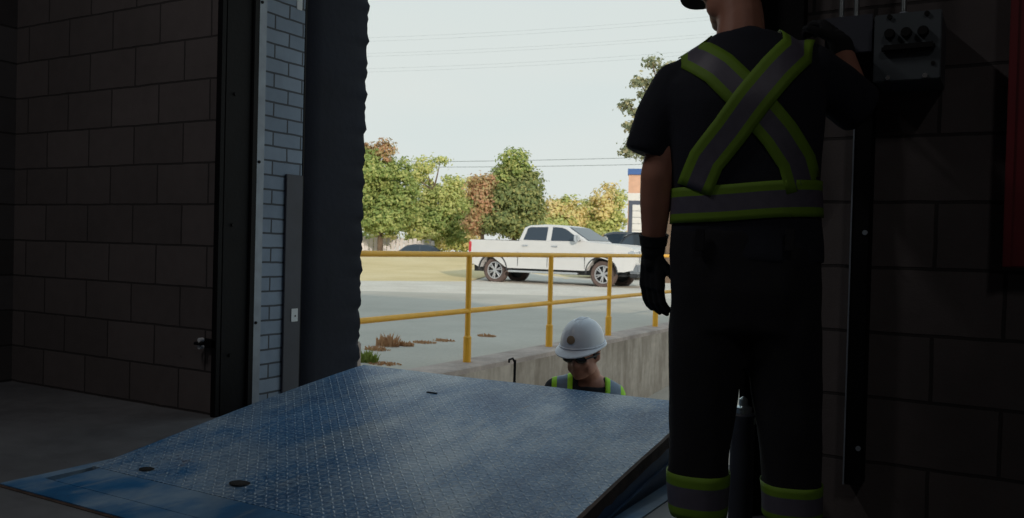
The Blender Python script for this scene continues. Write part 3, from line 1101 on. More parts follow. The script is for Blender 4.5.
def saloon(name, label, loc, rz, paint, sz=1.0, cat='car', side=None, roofz=1.42):
    t = thing(name, label, cat, loc, rz)
    bottom = [(.1, .35)] + arch(.95, .38, .32, .28) + arch(3.65, .38, .32, .28) + [(4.5, .3)]
    H_ = roofz
    belt = .86 if H_ < 1.6 else 1.0
    top = [(4.62, .5), (4.6, .66), (4.35, belt - .12), (3.5, belt + .02), (3.3, belt + .03), (.7, belt + .06), (.1, belt + .02), (.0, .7), (.02, .45)]
    b = B()
    b.prism(bottom + top, 'y', -.88, .88)
    bmesh.ops.triangulate(b.bm, faces=[f for f in b.bm.faces if len(f.verts) > 4])
    body = b.build('body', paint, t)
    m = body.modifiers.new('bevel', 'BEVEL')
    m.width = .05
    m.segments = 3
    m.limit_method = 'ANGLE'
    m.angle_limit = rad(40)
    side = side or [(.45, belt), (1.15, H_ - .08), (1.6, H_), (2.3, H_), (2.75, H_ - .07), (3.55, belt)]
    vs = []
    g = B()
    for x, z in side:
        q = (z - belt) / (H_ - belt)
        vs.append([g.bm.verts.new((x, -(.84 - .2 * q), z)), g.bm.verts.new((x, (.84 - .2 * q), z))])
    for a, c in zip(vs, vs[1:]):
        g.bm.faces.new((a[0], a[1], c[1], c[0]))
    g.bm.faces.new([v[0] for v in vs])
    g.bm.faces.new([v[1] for v in vs])
    g.bm.faces.new((vs[0][0], vs[0][1], vs[-1][1], vs[-1][0]))
    gh = g.build('cabin', paint, t)
    m = gh.modifiers.new('bevel', 'BEVEL')
    m.width = .05
    m.segments = 3
    cx = sum(p[0] for p in side) / len(side)
    for s in (-1, 1):
        for xa, xb in ((side[0][0] + .25, cx - .04), (cx + .04, side[-1][0] - .3)):
            w = B()
            def zz(x):
                for (a, za), (c, zc) in zip(side, side[1:]):
                    if a <= x <= c:
                        return za + (zc - za) * (x - a) / (c - a)
                return belt
            n = 6
            up = [(xa + (xb - xa) * k / n, max(belt + .04, zz(xa + (xb - xa) * k / n) - .08)) for k in range(n + 1)]
            poly = [(xa, belt + .03)] + up + [(xb, belt + .03)]
            o_ = []
            for off in (-.01, .006):
                o_.append([w.bm.verts.new((x, s * (.84 - .2 * (z - belt) / (H_ - belt) + off), z)) for x, z in poly])
            w.bm.faces.new(o_[0]); w.bm.faces.new(o_[1])
            for i in range(len(poly)):
                j = (i + 1) % len(poly)
                w.bm.faces.new((o_[0][i], o_[0][j], o_[1][j], o_[1][i]))
            bmesh.ops.remove_doubles(w.bm, verts=w.bm.verts[:], dist=.0005)
            w.build('window', M['carglass'], t)
        for xw in (.95, 3.65):
            wheel(t, xw, s, .32, .2, .21, .86, 5)
        B().box(4.4, 4.6, s * .5, s * .82, .58, .72, .03).build('headlamp', M['lamp_clear'], t)
        B().box(0.0, .1, s * .5, s * .82, .68, .84, .02).build('tail_lamp', M['lamp_red'], t)
        B().box(3.02, 3.16, s * .86, s * 1.02, belt + .02, belt + .16, .03).build('mirror', paint, t, True)
    def slab(p0, p1, w0, w1, nm):
        d = Vector((p1[0] - p0[0], 0, p1[1] - p0[1]))
        nrm = Vector((d.z, 0, -d.x)).normalized()
        if nrm.z < 0:
            nrm = -nrm
        w = B()
        q = [Vector((p0[0], -w0, p0[1])), Vector((p0[0], w0, p0[1])), Vector((p1[0], w1, p1[1])), Vector((p1[0], -w1, p1[1]))]
        w.loft([[v + nrm * -.01 for v in q], [v + nrm * .012 for v in q]])
        w.build(nm, M['carglass'], t)
    (ax, az), (bx, bz) = side[-1], side[-2]
    slab((ax - .1, az + .05), (bx + .08, bz - .03), .74, .6, 'windscreen')
    (ax, az), (bx, bz) = side[0], side[1]
    slab((ax + .1, az + .05), (bx - .05, bz - .03), .74, .6, 'rear_window')
    B().box(4.5, 4.66, -.7, .7, .34, .56, .03).build('front_bumper', M['plastic'], t)
    if H_ > 1.6:
        B().box(4.42, 4.52, .55, .8, belt + .0, belt + .06, .01).build('marker_lamp', M['orange'], t)
    return t


p = at_d(398, 250, 56)
saloon('car', 'blue-grey saloon car parked beyond the lawn, below the trees', (p.x - .6, p.y, gz(p.x, p.y)), rad(30) , M['dark_car'])
p = at_d(688, 250, 32)
saloon('dark_suv', 'black sport utility car behind the nose of the white pickup, partly behind his forearm', (p.x + .3, p.y + 1.0, GZ), rad(180 + 25), M['black_car'], cat='car', roofz=1.8,
       side=[(.25, 1.0), (.5, 1.72), (1.0, 1.8), (2.6, 1.8), (2.9, 1.72), (3.5, 1.02)])
p = at_d(645, 250, 38)
saloon('dark_van', 'dark blue-grey van parked beyond the white pickup in front of the brick building', (p.x + 1.0, p.y + .6, GZ), rad(180 + 28), M['dark_car'], cat='van', roofz=1.9,
       side=[(.25, 1.0), (.4, 1.84), (1.0, 1.9), (2.6, 1.9), (2.9, 1.82), (3.4, 1.02)])

# ------------------------------------------------------------------ building far right
p0 = at_d(627, 242, 52)
t = thing('brick_building', 'orange brick building with a blue roof band and pale roller door behind his forearm', 'building', (p0.x, p0.y, GZ), rad(20))
B().box(0, 16, 0, 9, 0, 5.6).build('wall', M['b_brick'], t)
B().box(-.06, 16.1, -.1, 9.1, 5.6, 5.95).build('roof_band', M['b_blue'], t)
B().box(-.03, 16.05, -.06, 9.05, 4.05, 4.5, .02).build('white_band', M['b_white'], t)
for x in (.05, 5.4, 10.4):
    fr = B().box(x, x + 4.4, -.05, .06, 0, 4.05, .01).build('door_frame', M['b_frame'], t)
    b = B()
    for k in range(10):
        b.box(x + .22, x + 4.18, -.09, .0, .03 + k * .38, .39 + k * .38, .02)
    b.build('roller_door', M['b_white'], fr)

# pale fence below the left tree
p0 = at_d(330, 252, 60)
t = thing('boundary_fence', 'pale weathered fence standing under the trees at the left', 'fence', (p0.x, p0.y, gz(p0.x, p0.y)), rad(30))
b = B()
for k in range(24):
    b.box(k * .3, k * .3 + .26, 0, .03, .05, 1.75 + .08 * math.sin(k * 2.1), .004)
b.build('boards', M['fence'], t)
b = B()
for z in (.4, 1.4):
    b.box(0, 7.2, .03, .08, z, z + .09)
b.build('rail', M['fence'], t)
for k in range(4):
    B().box(k * 2.28, k * 2.28 + .1, .08, .18, 0, 1.9).build('post', M['fence'], t)


# ------------------------------------------------------------------ trees
def tree(name, label, base, h, clumps, leafmats, n, leaf=.3, trunk_r=.16, group=None, trunk_lean=(0, 0), seed=1, tpow=.45):
    """clumps: (dx, dy, z, rx, ry, rz, material index, density)"""
    R_ = random.Random(seed)
    t = thing(name, label, 'tree', base, 0, group)
    tr = B()
    topz = h * .75
    pts = [(trunk_lean[0] * k, trunk_lean[1] * k, topz * k) for k in (0, .25, .5, .75, 1)]
    tr.tube(pts, [trunk_r, trunk_r * .85, trunk_r * .6, trunk_r * .4, trunk_r * .15], 8)
    for c in clumps:
        z0 = min(topz * .9, max(h * .12, c[2] - c[5] * .9))
        k = z0 / topz
        tr.tube([(trunk_lean[0] * k, trunk_lean[1] * k, z0), ((c[0]) * .55, c[1] * .55, (z0 + c[2]) / 2), (c[0], c[1], c[2])], [trunk_r * .35, trunk_r * .22, trunk_r * .08], 6)
    tr.build('trunk', M['bark'], t, True)
    tot = sum(c[3] * c[4] * c[5] * (c[7] if len(c) > 7 else 1) for c in clumps)
    groups = {}
    for c in clumps:
        cnt = int(n * c[3] * c[4] * c[5] * (c[7] if len(c) > 7 else 1) / tot)
        bb = groups.setdefault(c[6], B())
        tufts = max(6, cnt // 26)
        for _ in range(tufts):
            while True:
                v = Vector((R_.gauss(0, 1), R_.gauss(0, 1), R_.gauss(0, 1)))
                if v.length > .1:
                    v.normalize()
                    break
            rr = R_.random() ** tpow
            q = Vector((c[0] + v.x * c[3] * rr, c[1] + v.y * c[4] * rr, c[2] + v.z * c[5] * rr))
            spread = leaf * R_.uniform(.9, 1.7)
            for _k in range(26):
                o = Vector((R_.gauss(0, 1), R_.gauss(0, 1), R_.gauss(0, .7))) * spread * .55
                nrm = (o.normalized() + v * .9 + Vector((R_.gauss(0, .5), R_.gauss(0, .5), R_.gauss(0, .5) + .3))).normalized()
                a = nrm.orthogonal().normalized()
                a = Matrix.Rotation(R_.random() * 6.28, 3, nrm) @ a
                d = nrm.cross(a)
                s = leaf * R_.uniform(.28, .6)
                cc = q + o
                bb.bm.faces.new([bb.bm.verts.new(cc + a * s), bb.bm.verts.new(cc + d * s * .62), bb.bm.verts.new(cc - a * s), bb.bm.verts.new(cc - d * s * .62)])
    for mi, bb in groups.items():
        me = bpy.data.meshes.new('foliage')
        bb.bm.to_mesh(me)
        bb.bm.free()
        link('foliage', me, leafmats[mi], t)
    return t


LAT = Vector((RT.x, RT.y, 0)).normalized()


def scr_tree(name, label, pxc, d, spec, mats, n, leaf=.3, seed=1, group='trees beyond the yard', extra=None, tpow=.45):
    """spec: clumps as (px, py, rpx, rpy, material) seen at distance d; depth radius follows the width"""
    q = at_d(pxc, 250, d)
    bz = gz(q.x, q.y)
    R_ = random.Random(seed * 31)
    cl = []
    for c in spec:
        px, py, rx, ry, mi = c[:5]
        w = at_d(px, py, d)
        off = (w - q)
        dep = R_.uniform(-.6, .6) * rx * d / FPX
        dv = Vector((FW.x, FW.y, 0)).normalized() * dep
        cl.append((off.x + dv.x, off.y + dv.y, w.z - bz, rx * d / FPX, rx * d / FPX, ry * d / FPX, mi, c[5] if len(c) > 5 else 1))
    h = max(c[2] + c[5] for c in cl)
    return tree(name, label, (q.x, q.y, bz), h, cl, mats, n, leaf, .02 * h + .05, group, seed=seed, tpow=tpow)


GA = [M['leaf_a'], M['leaf_red'], M['leaf_b']]
scr_tree('maple_tree', 'dense green tree with reddish crown tip, beside the black dock seal', 380, 58,
         [(382, 205, 26, 30, 0), (375, 170, 20, 22, 0), (400, 200, 20, 26, 0), (384, 152, 13, 12, 1), (368, 152, 12, 10, 1), (398, 172, 14, 16, 0), (360, 200, 20, 32, 0), (385, 222, 26, 14, 0)],
         GA, 24000, .26, 2)
scr_tree('linden_tree', 'yellow-green airy tree right of the dense green tree', 432, 62,
         [(430, 205, 20, 24, 2), (425, 165, 12, 11, 2, .7), (418, 178, 13, 14, 2), (448, 200, 18, 22, 2), (441, 160, 9, 5, 2, .5), (440, 222, 26, 16, 0), (415, 222, 18, 14, 2), (455, 185, 10, 13, 2, .8), (462, 215, 14, 18, 2), (425, 235, 20, 9, 2), (452, 235, 20, 9, 0)],
         GA, 20000, .25, 3)
GC = [M['leaf_c'], M['leaf_red'], M['leaf_a']]
scr_tree('oak_tree', 'round dark green tree rising behind the bed of the white pickup', 514, 50,
         [(514, 180, 22, 20, 0), (514, 164, 16, 15, 2), (516, 205, 27, 22, 0), (530, 188, 13, 20, 0), (500, 185, 12, 16, 2), (536, 215, 12, 18, 0), (505, 222, 24, 14, 0), (520, 228, 26, 10, 0)],
         GC, 22000, .23, 4)
scr_tree('sumac_tree', 'reddish brown autumn tree leaning against the round dark green tree', 482, 49,
         [(484, 205, 14, 18, 1), (478, 188, 10, 12, 1), (488, 182, 7, 10, 1), (478, 222, 15, 13, 1), (492, 222, 14, 12, 0, .6), (470, 205, 7, 12, 2, .6)],
         GC, 10000, .22, 5)
GF = [M['leaf_far'], M['leaf_b']]
for k, (pxc, spec, lab) in enumerate((
        (465, [(466, 200, 16, 22, 0), (458, 215, 16, 18, 1), (474, 185, 9, 12, 0), (450, 218, 14, 14, 1)], 'pale yellow far tree between the airy tree and the reddish tree'),
        (560, [(556, 212, 15, 15, 0), (566, 210, 12, 14, 1), (574, 215, 12, 16, 0), (556, 226, 20, 10, 1)], 'low pale yellow far tree above the cab of the white pickup'),
        (604, [(602, 205, 14, 20, 0), (610, 192, 9, 9, 0), (592, 212, 12, 14, 1), (618, 210, 12, 20, 1), (604, 226, 20, 12, 1)], 'taller pale autumn far tree just left of the brick building'),
        (584, [(584, 214, 11, 14, 1), (580, 222, 14, 12, 0), (590, 228, 16, 10, 1)], 'lowest pale far tree above the windscreen of the white pickup'),
        (340, [(345, 195, 22, 30, 0), (350, 222, 22, 20, 1), (330, 170, 18, 20, 0)], 'far pale tree mostly hidden behind the dock seal'))):
    scr_tree('far_tree', lab, pxc, 84 + k * 2, spec, GF, 4500, .42, 10 + k)
# shrubs closing the horizon
for k, (px, lab) in enumerate(((372, 'low green shrub under the dense green tree'), (430, 'low shrub behind the roof of the blue-grey saloon'), (456, 'low shrub just left of the tailgate of the white pickup'), (545, 'low shrub behind the cab of the white pickup'), (620, 'low shrub behind the bonnet of the white pickup'))):
    scr_tree('shrub', lab, px, 70 + k, [(px, 242, 20, 10, 0), (px + 14, 240, 14, 9, 1), (px - 14, 241, 14, 9, 0)], [M['leaf_b'], M['leaf_far']], 3200, .3, 30 + k, 'shrubs at the horizon')
# pine near his shoulder
scr_tree('pine_tree', 'tall sparse pine tree rising behind the shoulder of the standing worker', 668, 30,
         [(652, 64, 6, 5, 0), (640, 82, 8, 5, 0), (655, 82, 11, 6, 0), (647, 98, 11, 6, 0), (626, 104, 5, 3, 0), (634, 112, 9, 5, 0), (650, 118, 14, 7, 0), (640, 128, 12, 5, 0), (630, 126, 5, 3, 0), (645, 140, 14, 6, 0), (632, 148, 7, 4, 0), (652, 156, 16, 7, 0), (628, 152, 3, 2, 0),
          (672, 70, 14, 10, 0), (675, 100, 18, 12, 0), (672, 130, 20, 12, 0), (675, 165, 20, 12, 0)],
         [M['leaf_pine']], 9000, .17, 21, None, tpow=.6)

# ------------------------------------------------------------------ poles and wires
def wire(p, q, sag, r, label, group):
    b = B()
    n = 24
    mid = (p + q) / 2
    pts = []
    for i in range(n + 1):
        u = i / n
        v = p.lerp(q, u)
        v.z -= sag * 4 * u * (1 - u)
        pts.append(v - mid)
    b.tube(pts, r, 5)
    o = b.build('overhead_wire', M['wire'], None, True, loc=mid)
    tag(o, label, 'wire', group)


wire(at_d(225, 161, 66), at_d(800, 151, 66), .35, .022, 'upper one of the two dark wires crossing above the white pickup', 'far wires')
wire(at_d(225, 165, 66), at_d(800, 159, 66), .35, .022, 'lower one of the two dark wires crossing above the white pickup', 'far wires')
for k, (ya, yb, yc) in enumerate(((38, 15, 'topmost'), (42, 18, 'second from the top'), (53, 33, 'third from the top'), (56, 36, 'fourth from the top'), (68, 49, 'fifth from the top'), (71, 53, 'lowest'))):
    wire(at_d(180, ya + 3, 40), at_d(905, yb - 19, 40), .5, .0032, '%s of the six faint wires high in the pale sky' % yc, 'high wires')

# ------------------------------------------------------------------ people
def hand(b, Mx, side=1, curl=(.5, .6, .5), spread=.06, thumb_curl=.3):
    """Mx: matrix; wrist at origin, fingers along -Z, palm faces +Y, thumb on the +X*side side"""
    def T(p):
        return Mx @ Vector(p)
    b.limb([T((0, 0, .0)), T((0, 0, -.03))], [.027, .029])
    for x in (-.028, -.009, .010, .028):
        b.limb([T((x * .75, 0, -.02)), T((x, 0, -.09))], [.017, .0145], 10)
    L = {-.028: .82, -.009: .95, .010: 1.0, .028: .9} if side > 0 else {.028: .82, .010: .95, -.009: 1.0, -.028: .9}
    for i, (x, l) in enumerate(L.items()):
        p = Vector((x, 0, -.09))
        a = 0
        pts = [p.copy()]
        for k, seg in enumerate((.043, .027, .022)):
            a += curl[k] * (1 + .12 * i * side)
            p = p + Vector((x * spread, math.sin(a), -math.cos(a))) * seg * l
            pts.append(p.copy())
        b.limb([T(q) for q in pts], [.0115, .0105, .0098, .0085], 10)
    p = Vector((.025 * side, .004, -.03))
    pts = [p.copy(), p + Vector((.024 * side, .012, -.024)), p + Vector((.034 * side, .02 + .012 * thumb_curl, -.052)), p + Vector((.034 * side - .012 * side * thumb_curl, .028 + .02 * thumb_curl, -.076))]
    b.limb([T(q) for q in pts], [.016, .0135, .0115, .0095], 10)


def head(b, Mx):
    """Mx: head centre at the origin, face looks along +Y, Z up"""
    R3 = Mx.to_3x3()

    def E(c, r, rot=None):
        b.ell(Mx @ Vector(c), r, R3 @ rot if rot is not None else R3, 18, 12)
    E((0, -.012, .028), (.076, .095, .092))
    E((0, .018, -.01), (.068, .078, .085))
    E((0, .04, -.07), (.05, .05, .04))
    E((0, .072, -.088), (.024, .02, .018))
    for s in (-1, 1):
        E((s * .05, .02, -.05), (.02, .05, .04))
        E((s * .04, .066, -.012), (.02, .018, .018))
        E((s * .03, .083, .028), (.024, .012, .010))
        E((s * .079, -.008, .0), (.008, .018, .032), Matrix.Rotation(s * .3, 3, 'Z'))
        E((s * .083, -.014, .014), (.008, .016, .016))
        E((s * .011, .094, -.026), (.010, .010, .008))
        E((s * .031, .078, .012), (.013, .012, .010))
    b.limb([Mx @ Vector((0, .086, .022)), Mx @ Vector((0, .103, -.016)), Mx @ Vector((0, .094, -.03))], [.0085, .0125, .008], 10)
    E((0, .086, -.052), (.024, .011, .0055))
    E((0, .085, -.062), (.021, .011, .006))


def hard_hat(name_parent, Mx, mat, emblem=True, brim_drop=0):
    """one shell: dome, ridge and peak; sits on a head at Mx"""
    n, m = 40, 12
    b = B()
    rings = []
    for j in range(m + 1):
        ph = (PI / 2) * j / m
        ring = []
        for k in range(n):
            a = 2 * PI * k / n
            r = math.cos(ph) ** .8
            x = .106 * r * math.cos(a)
            y = .132 * r * math.sin(a)
            z = .128 * math.sin(ph)
            if abs(math.cos(a)) < .2 and j < m:
                z += .006 * math.sin(2 * ph)
            ring.append((x, y, z))
        rings.append(ring)
    outer = [[b.bm.verts.new(Vector(p)) for p in r] for r in rings[:-1]]
    top = b.bm.verts.new((0, 0, .13))
    inner = [[b.bm.verts.new(Vector(p) * .96) for p in r] for r in rings[:-1]]
    itop = b.bm.verts.new((0, 0, .124))
    for A, tp in ((outer, top), (inner, itop)):
        for i in range(len(A) - 1):
            for k in range(n):
                b.bm.faces.new((A[i][k], A[i][(k + 1) % n], A[i + 1][(k + 1) % n], A[i + 1][k]))
        for k in range(n):
            b.bm.faces.new((A[-1][k], A[-1][(k + 1) % n], tp))
    brim, brim2 = [], []
    for k in range(n):
        a = 2 * PI * k / n
        f = max(0, math.sin(a))
        e = .010 + .038 * f ** 1.6
        x = (.106 + e * .9) * math.cos(a)
        y = (.132 + e) * math.sin(a)
        z = -.006 - .020 * f ** 2 - brim_drop * f
        brim.append(b.bm.verts.new((x, y, z)))
        brim2.append(b.bm.verts.new((x * .99, y * .99, z - .006)))
    for k in range(n):
        j = (k + 1) % n
        b.bm.faces.new((outer[0][k], brim[k], brim[j], outer[0][j]))
        b.bm.faces.new((brim[k], brim2[k], brim2[j], brim[j]))
        b.bm.faces.new((brim2[k], inner[0][k], inner[0][j], brim2[j]))
    for v in b.bm.verts:
        v.co = Mx @ v.co
    h = b.build('hard_hat', mat, name_parent, True, angle=50)
    b = B()
    ring = []
    pts = [Mx @ Vector((.109 * math.cos(a), .135 * math.sin(a), .004)) for a in [2 * PI * k / 36 for k in range(37)]]
    b.tube(pts, .004, 6)
    b.build('rim_band', mat, h, True)
    b = B()
    for k in range(3):
        x = (-.006, 0, .006)[k]
        pts = []
        for j in range(13):
            ph = .45 + (PI - .9) * j / 12
            pts.append(Mx @ Vector((x * 2.2, .130 * math.cos(ph), .128 * math.sin(ph) + .002)))
        b.tube(pts, .0045, 6)
    b.build('ridge', mat, h, True)
    if emblem:
        a, ph = rad(90), rad(22)
        c = Vector((.106 * math.cos(ph) ** .8 * math.cos(a), .132 * math.cos(ph) ** .8 * math.sin(a), .128 * math.sin(ph)))
        nrm = Vector((c.x / .106 ** 2, c.y / .132 ** 2, c.z / .128 ** 2)).normalized()
        q = nrm.to_track_quat('Z', 'Y').to_matrix()
        b = B()
        b.lathe([(0, -.004), (.021, -.004), (.021, .003), (.018, .0045), (0, .0045)], 'z', seg=20)
        for v in b.bm.verts:
            v.co = Mx @ (c + q @ v.co)
        tag(b.build('emblem', M['tan'], h, True), 'small round tan emblem')
    return h


def strap(bvh, rows, width_pattern, parent, name, mats, off=.005, flip=False):
    """rows: list of rows of (origin, direction); hits give the strip; width_pattern: material index per column gap"""
    b = B()
    grid = []
    for r in rows:
        line = []
        for o, d in r:
            loc, nrm, _, _ = bvh.ray_cast(Vector(o), Vector(d).normalized())
            if loc is None:
                line.append(None)
            else:
                line.append(loc + Vector(d).normalized() * off)
        grid.append(line)
    vs = [[b.bm.verts.new(p) if p is not None else None for p in l] for l in grid]
    for i in range(len(vs) - 1):
        for k in range(len(vs[i]) - 1):
            q = (vs[i][k], vs[i][k + 1], vs[i + 1][k + 1], vs[i + 1][k])
            if any(v is None for v in q) or max((q[0].co - q[1].co).length, (q[1].co - q[2].co).length) > .12:
                continue
            f = b.bm.faces.new(q)
            f.material_index = width_pattern[k]
    me = bpy.data.meshes.new(name)
    b.bm.to_mesh(me)
    b.bm.free()
    for p in me.polygons:
        p.use_smooth = True
    o = link(name, me, mats, parent)
    s = o.modifiers.new('thick', 'SOLIDIFY')
    s.thickness = .003
    s.offset = 0
    return o


def bvh_of(me):
    return BVHTree.FromPolygons([v.co.copy() for v in me.vertices], [tuple(p.vertices) for p in me.polygons])


# ---------------- standing worker, seen from behind
MD = 2.45
mp = at_d(746, 252, MD)
MANR = rad(15)
man = thing('person', 'person standing with back turned in navy shirt and black trousers with lime tape', 'person', (mp.x, mp.y, 0), MANR)
MW = Matrix.Translation((mp.x, mp.y, 0)) @ Matrix.Rotation(MANR, 4, 'Z')
MWI = MW.inverted()
FYv = (MW.to_3x3() @ Vector((0, 1, 0)))
ORG = Vector((mp.x, mp.y, 0))


def Lp(px, py, fwd=0.0):
    """photograph pixel on the upright plane through the man, moved fwd metres ahead of it; local coordinates"""
    r = ray(px, py)
    t_ = ((ORG + FYv * fwd - CAM).dot(FYv)) / r.dot(FYv)
    return MWI @ (CAM + r * t_)


def sil(pl, pr_, py, ry, yoff=0, n=28, pw=2.4, yaw=0):
    a, c = Lp(pl, py, yoff), Lp(pr_, py, yoff)
    return ring_xy((a.x + c.x) / 2, yoff, (a.z + c.z) / 2, (c.x - a.x) / 2, ry, n, pw, yaw)


SH_L, SH_R = Lp(678, 86, .0), Lp(808, 70, .03)
EL_L, WR_L = Lp(657, 176, -.02), Lp(653, 250, .03)
EL_R, WR_R = Lp(857, 106, .12), Lp(841, 46, .22)
HD = Lp(735, -13, .03)
# bare body
b = B()
b.loft([sil(684, 808, 232, .10), sil(686, 806, 200, .10), sil(682, 812, 150, .115), sil(678, 816, 100, .12), sil(690, 808, 66, .095), sil(712, 778, 42, .06)])
nk = Lp(741, 20, .0)
b.limb([nk + Vector((0, -.01, -.10)), nk, HD + Vector((.01, -.02, -.04))], [.074, .064, .06])
b.limb([SH_L, EL_L, EL_L.lerp(WR_L, .35), WR_L], [.056, .048, .046, .031])
b.limb([SH_R, EL_R, EL_R.lerp(WR_R, .35), WR_R], [.055, .043, .041, .029])
hipL, hipR = Lp(706, 250), Lp(786, 250)
knL, knR = Lp(701, 395, .02), Lp(788, 398, .02)
anL, anR = Lp(695, 520, -.02), Lp(791, 522, -.02)
b.loft([sil(690, 802, 300, .10), sil(684, 808, 262, .115), sil(684, 808, 228, .10)])
b.limb([hipL, knL, anL], [.085, .058, .042])
b.limb([hipR, knR, anR], [.085, .058, .042])
HM = Matrix.Translation(HD) @ Matrix.Rotation(rad(50), 4, 'Z') @ Matrix.Rotation(rad(-10), 4, 'X')
head(b, HM)
body = link('body', fuse(b, .0075, 3), M['skin'], man)


def fold(k, amp, seed, zs=1.0):
    def f(co):
        return amp * (noise.noise(Vector((co.x * k, co.y * k, co.z * k * zs)) + Vector((seed, 0, 0))) + .5 * noise.noise(Vector((co.x * k * 2.3, co.y * k * 2.3, co.z * k * zs * 1.7)) + Vector((0, seed, 0))))
    return f


# shirt
b = B()
b.loft([sil(669, 826, 262, .125), sil(670, 824, 240, .12), sil(671, 821, 222, .122), sil(672, 820, 190, .126), sil(668, 824, 140, .135), sil(664, 826, 105, .14), sil(664, 824, 86, .13), sil(684, 812, 62, .105), sil(702, 796, 45, .085), sil(714, 778, 34, .075)])
nb = Lp(742, 30, -.01)
nb = Lp(743, 47, -.012)
b.limb([nb + Vector((0, 0, -.05)), nb], [.085, .072])
slv = Lp(650, 142, -.01)
# sleeve left: wide short sleeve
ax = (EL_L - SH_L).normalized()
b.limb([SH_L, SH_L.lerp(slv, .55)], [.070, .074])
b.limb([Lp(722, 52, 0), SH_L], [.05, .066])
slL = [SH_L.lerp(slv, u) for u in (.2, .6, 1.0)]
b.tube([slL[0], slL[1], Lp(648, 155, -.01)], [.070, .074, .070], 20)
b.limb([SH_R, SH_R.lerp(EL_R, .6)], [.076, .07])
b.tube([SH_R, SH_R.lerp(EL_R, .6), EL_R + (EL_R - SH_R) * .08], [.076, .073, .070], 20)
b.limb([EL_R - (EL_R - SH_R) * .1, EL_R.lerp(WR_R, .15)], [.064, .055])
shirt_me = fuse(b, .009, 4, fold(5.5, .007, 3, .6))
shirt = link('shirt', shirt_me, M['navy'], man)
bv = bvh_of(shirt_me)
LG = [M['lime'], M['refl']]
PAT = [0, 0, 1, 1, 1, 0, 0]


def cols(n=8, w=.106, stripe=.028):
    g = w / 2
    return [-g, -g + stripe / 2, -g + stripe, -g + stripe + (w - 2 * stripe) / 3, g - stripe - (w - 2 * stripe) / 3, g - stripe, g - stripe / 2, g]


CW = cols()
# waist tape all round
zt, zb_ = Lp(746, 186).z, Lp(746, 221).z
rows = []
for k in range(65):
    a = PI + 2 * PI * k / 64
    dx, dy = math.sin(a), -math.cos(a)
    lean = .0125 * dx
    rows.append([((0, 0, (zt + zb_) / 2 - c_ * (zt - zb_) / .106 + lean), (dx, dy, 0)) for c_ in CW])
strap(bv, rows, PAT, shirt, 'reflective_waist_band', LG)


def brace(pts_back, sgn, width, nm, front):
    """pts_back: pixels down the back from the shoulder; the tape then runs over the shoulder and down the chest"""
    P_ = [Lp(*p) for p in pts_back]
    # resample
    path = []
    for a, c in zip(P_, P_[1:]):
        m = max(2, int((c - a).length / .02))
        for k in range(m):
            path.append(a.lerp(c, k / m))
    path.append(P_[-1])
    rows = []
    cw = cols(8, width)
    # front part and shoulder
    d0 = (path[1] - path[0]).normalized()
    side0 = Vector((d0.z, 0, -d0.x))
    if side0.x < 0:
        side0 = -side0
    top = path[0]
    piv = Vector((top.x, 0, top.z))
    fr = []
    for k in range(16):
        u = k / 15
        fr.append([((piv.x * (.8 + .2 * u) + c_ * 1.0, .0, piv.z - .34 + .34 * u), (0, 1, 0)) for c_ in cw])
    rows += fr
    for k in range(1, 15):
        a = PI * k / 15
        bl = max(0, -math.cos(a))
        ac = Vector((1, 0, 0)).lerp(side0, bl)
        rows.append([((piv.x + ac.x * c_, 0, piv.z + ac.z * c_), (0, math.cos(a), math.sin(a))) for c_ in cw])
    for i, p in enumerate(path):
        d = (path[min(i + 1, len(path) - 1)] - path[max(0, i - 1)]).normalized()
        s_ = Vector((d.z, 0, -d.x))
        if s_.x < 0:
            s_ = -s_
        if p.z < zb_ + .04:
            continue
        rows.append([((p.x + s_.x * c_, 0, p.z + s_.z * c_), (0, -1, 0)) for c_ in cw])
    return strap(bv, rows, PAT, shirt, nm, LG, .005 if sgn < 0 else .009)


brace([(694, 58), (720, 77), (750, 108), (778, 140), (795, 165), (803, 192)], -1, .1, 'reflective_brace', None)
brace([(796, 56), (777, 77), (752, 108), (730, 138), (708, 165), (696, 192)], 1, .1, 'reflective_brace', None)
# trousers
b = B()
b.loft([sil(672, 822, 330, .125), sil(669, 823, 290, .135), sil(669, 822, 255, .13), sil(672, 820, 228, .118)])
b.loft([sil(669, 724, 516, .083), sil(669, 726, 490, .084), sil(669, 731, 440, .088), sil(668, 738, 385, .095), sil(669, 748, 330, .11), sil(671, 752, 290, .11)])
b.loft([sil(762, 821, 518, .083), sil(761, 821, 490, .084), sil(756, 822, 440, .088), sil(750, 823, 385, .095), sil(744, 823, 330, .11), sil(742, 821, 290, .11)])
tr_me = fuse(b, .01, 4, fold(6.5, .008, 9, .8))
trs = link('trousers', tr_me, M['trouser'], man)
bt_ = bvh_of(tr_me)
for pxl, pxr in ((669, 723), (762, 820)):
    cL = Lp((pxl + pxr) / 2, 492)
    z1_, z0_ = Lp((pxl + pxr) / 2, 470 if pxl < 700 else 481).z, Lp((pxl + pxr) / 2, 513 if pxl < 700 else 517).z
    rows = []
    for k in range(41):
        a = PI + 2 * PI * k / 40
        rows.append([((cL.x, 0, (z0_ + z1_) / 2 - c_ * (z1_ - z0_) / .106), (math.sin(a), -math.cos(a), 0)) for c_ in CW])
    strap(bt_, rows, PAT, trs, 'reflective_cuff_band', LG, .004)
# belt loops and pocket flap
B().box(-.012, .012, -.006, .006, -.03, .03, .002).build('belt_loop', M['trouser'], trs, loc=Lp(700, 240, -.135))
B().box(-.012, .012, -.006, .006, -.03, .03, .002).build('belt_loop', M['trouser'], trs, loc=Lp(790, 240, -.135))
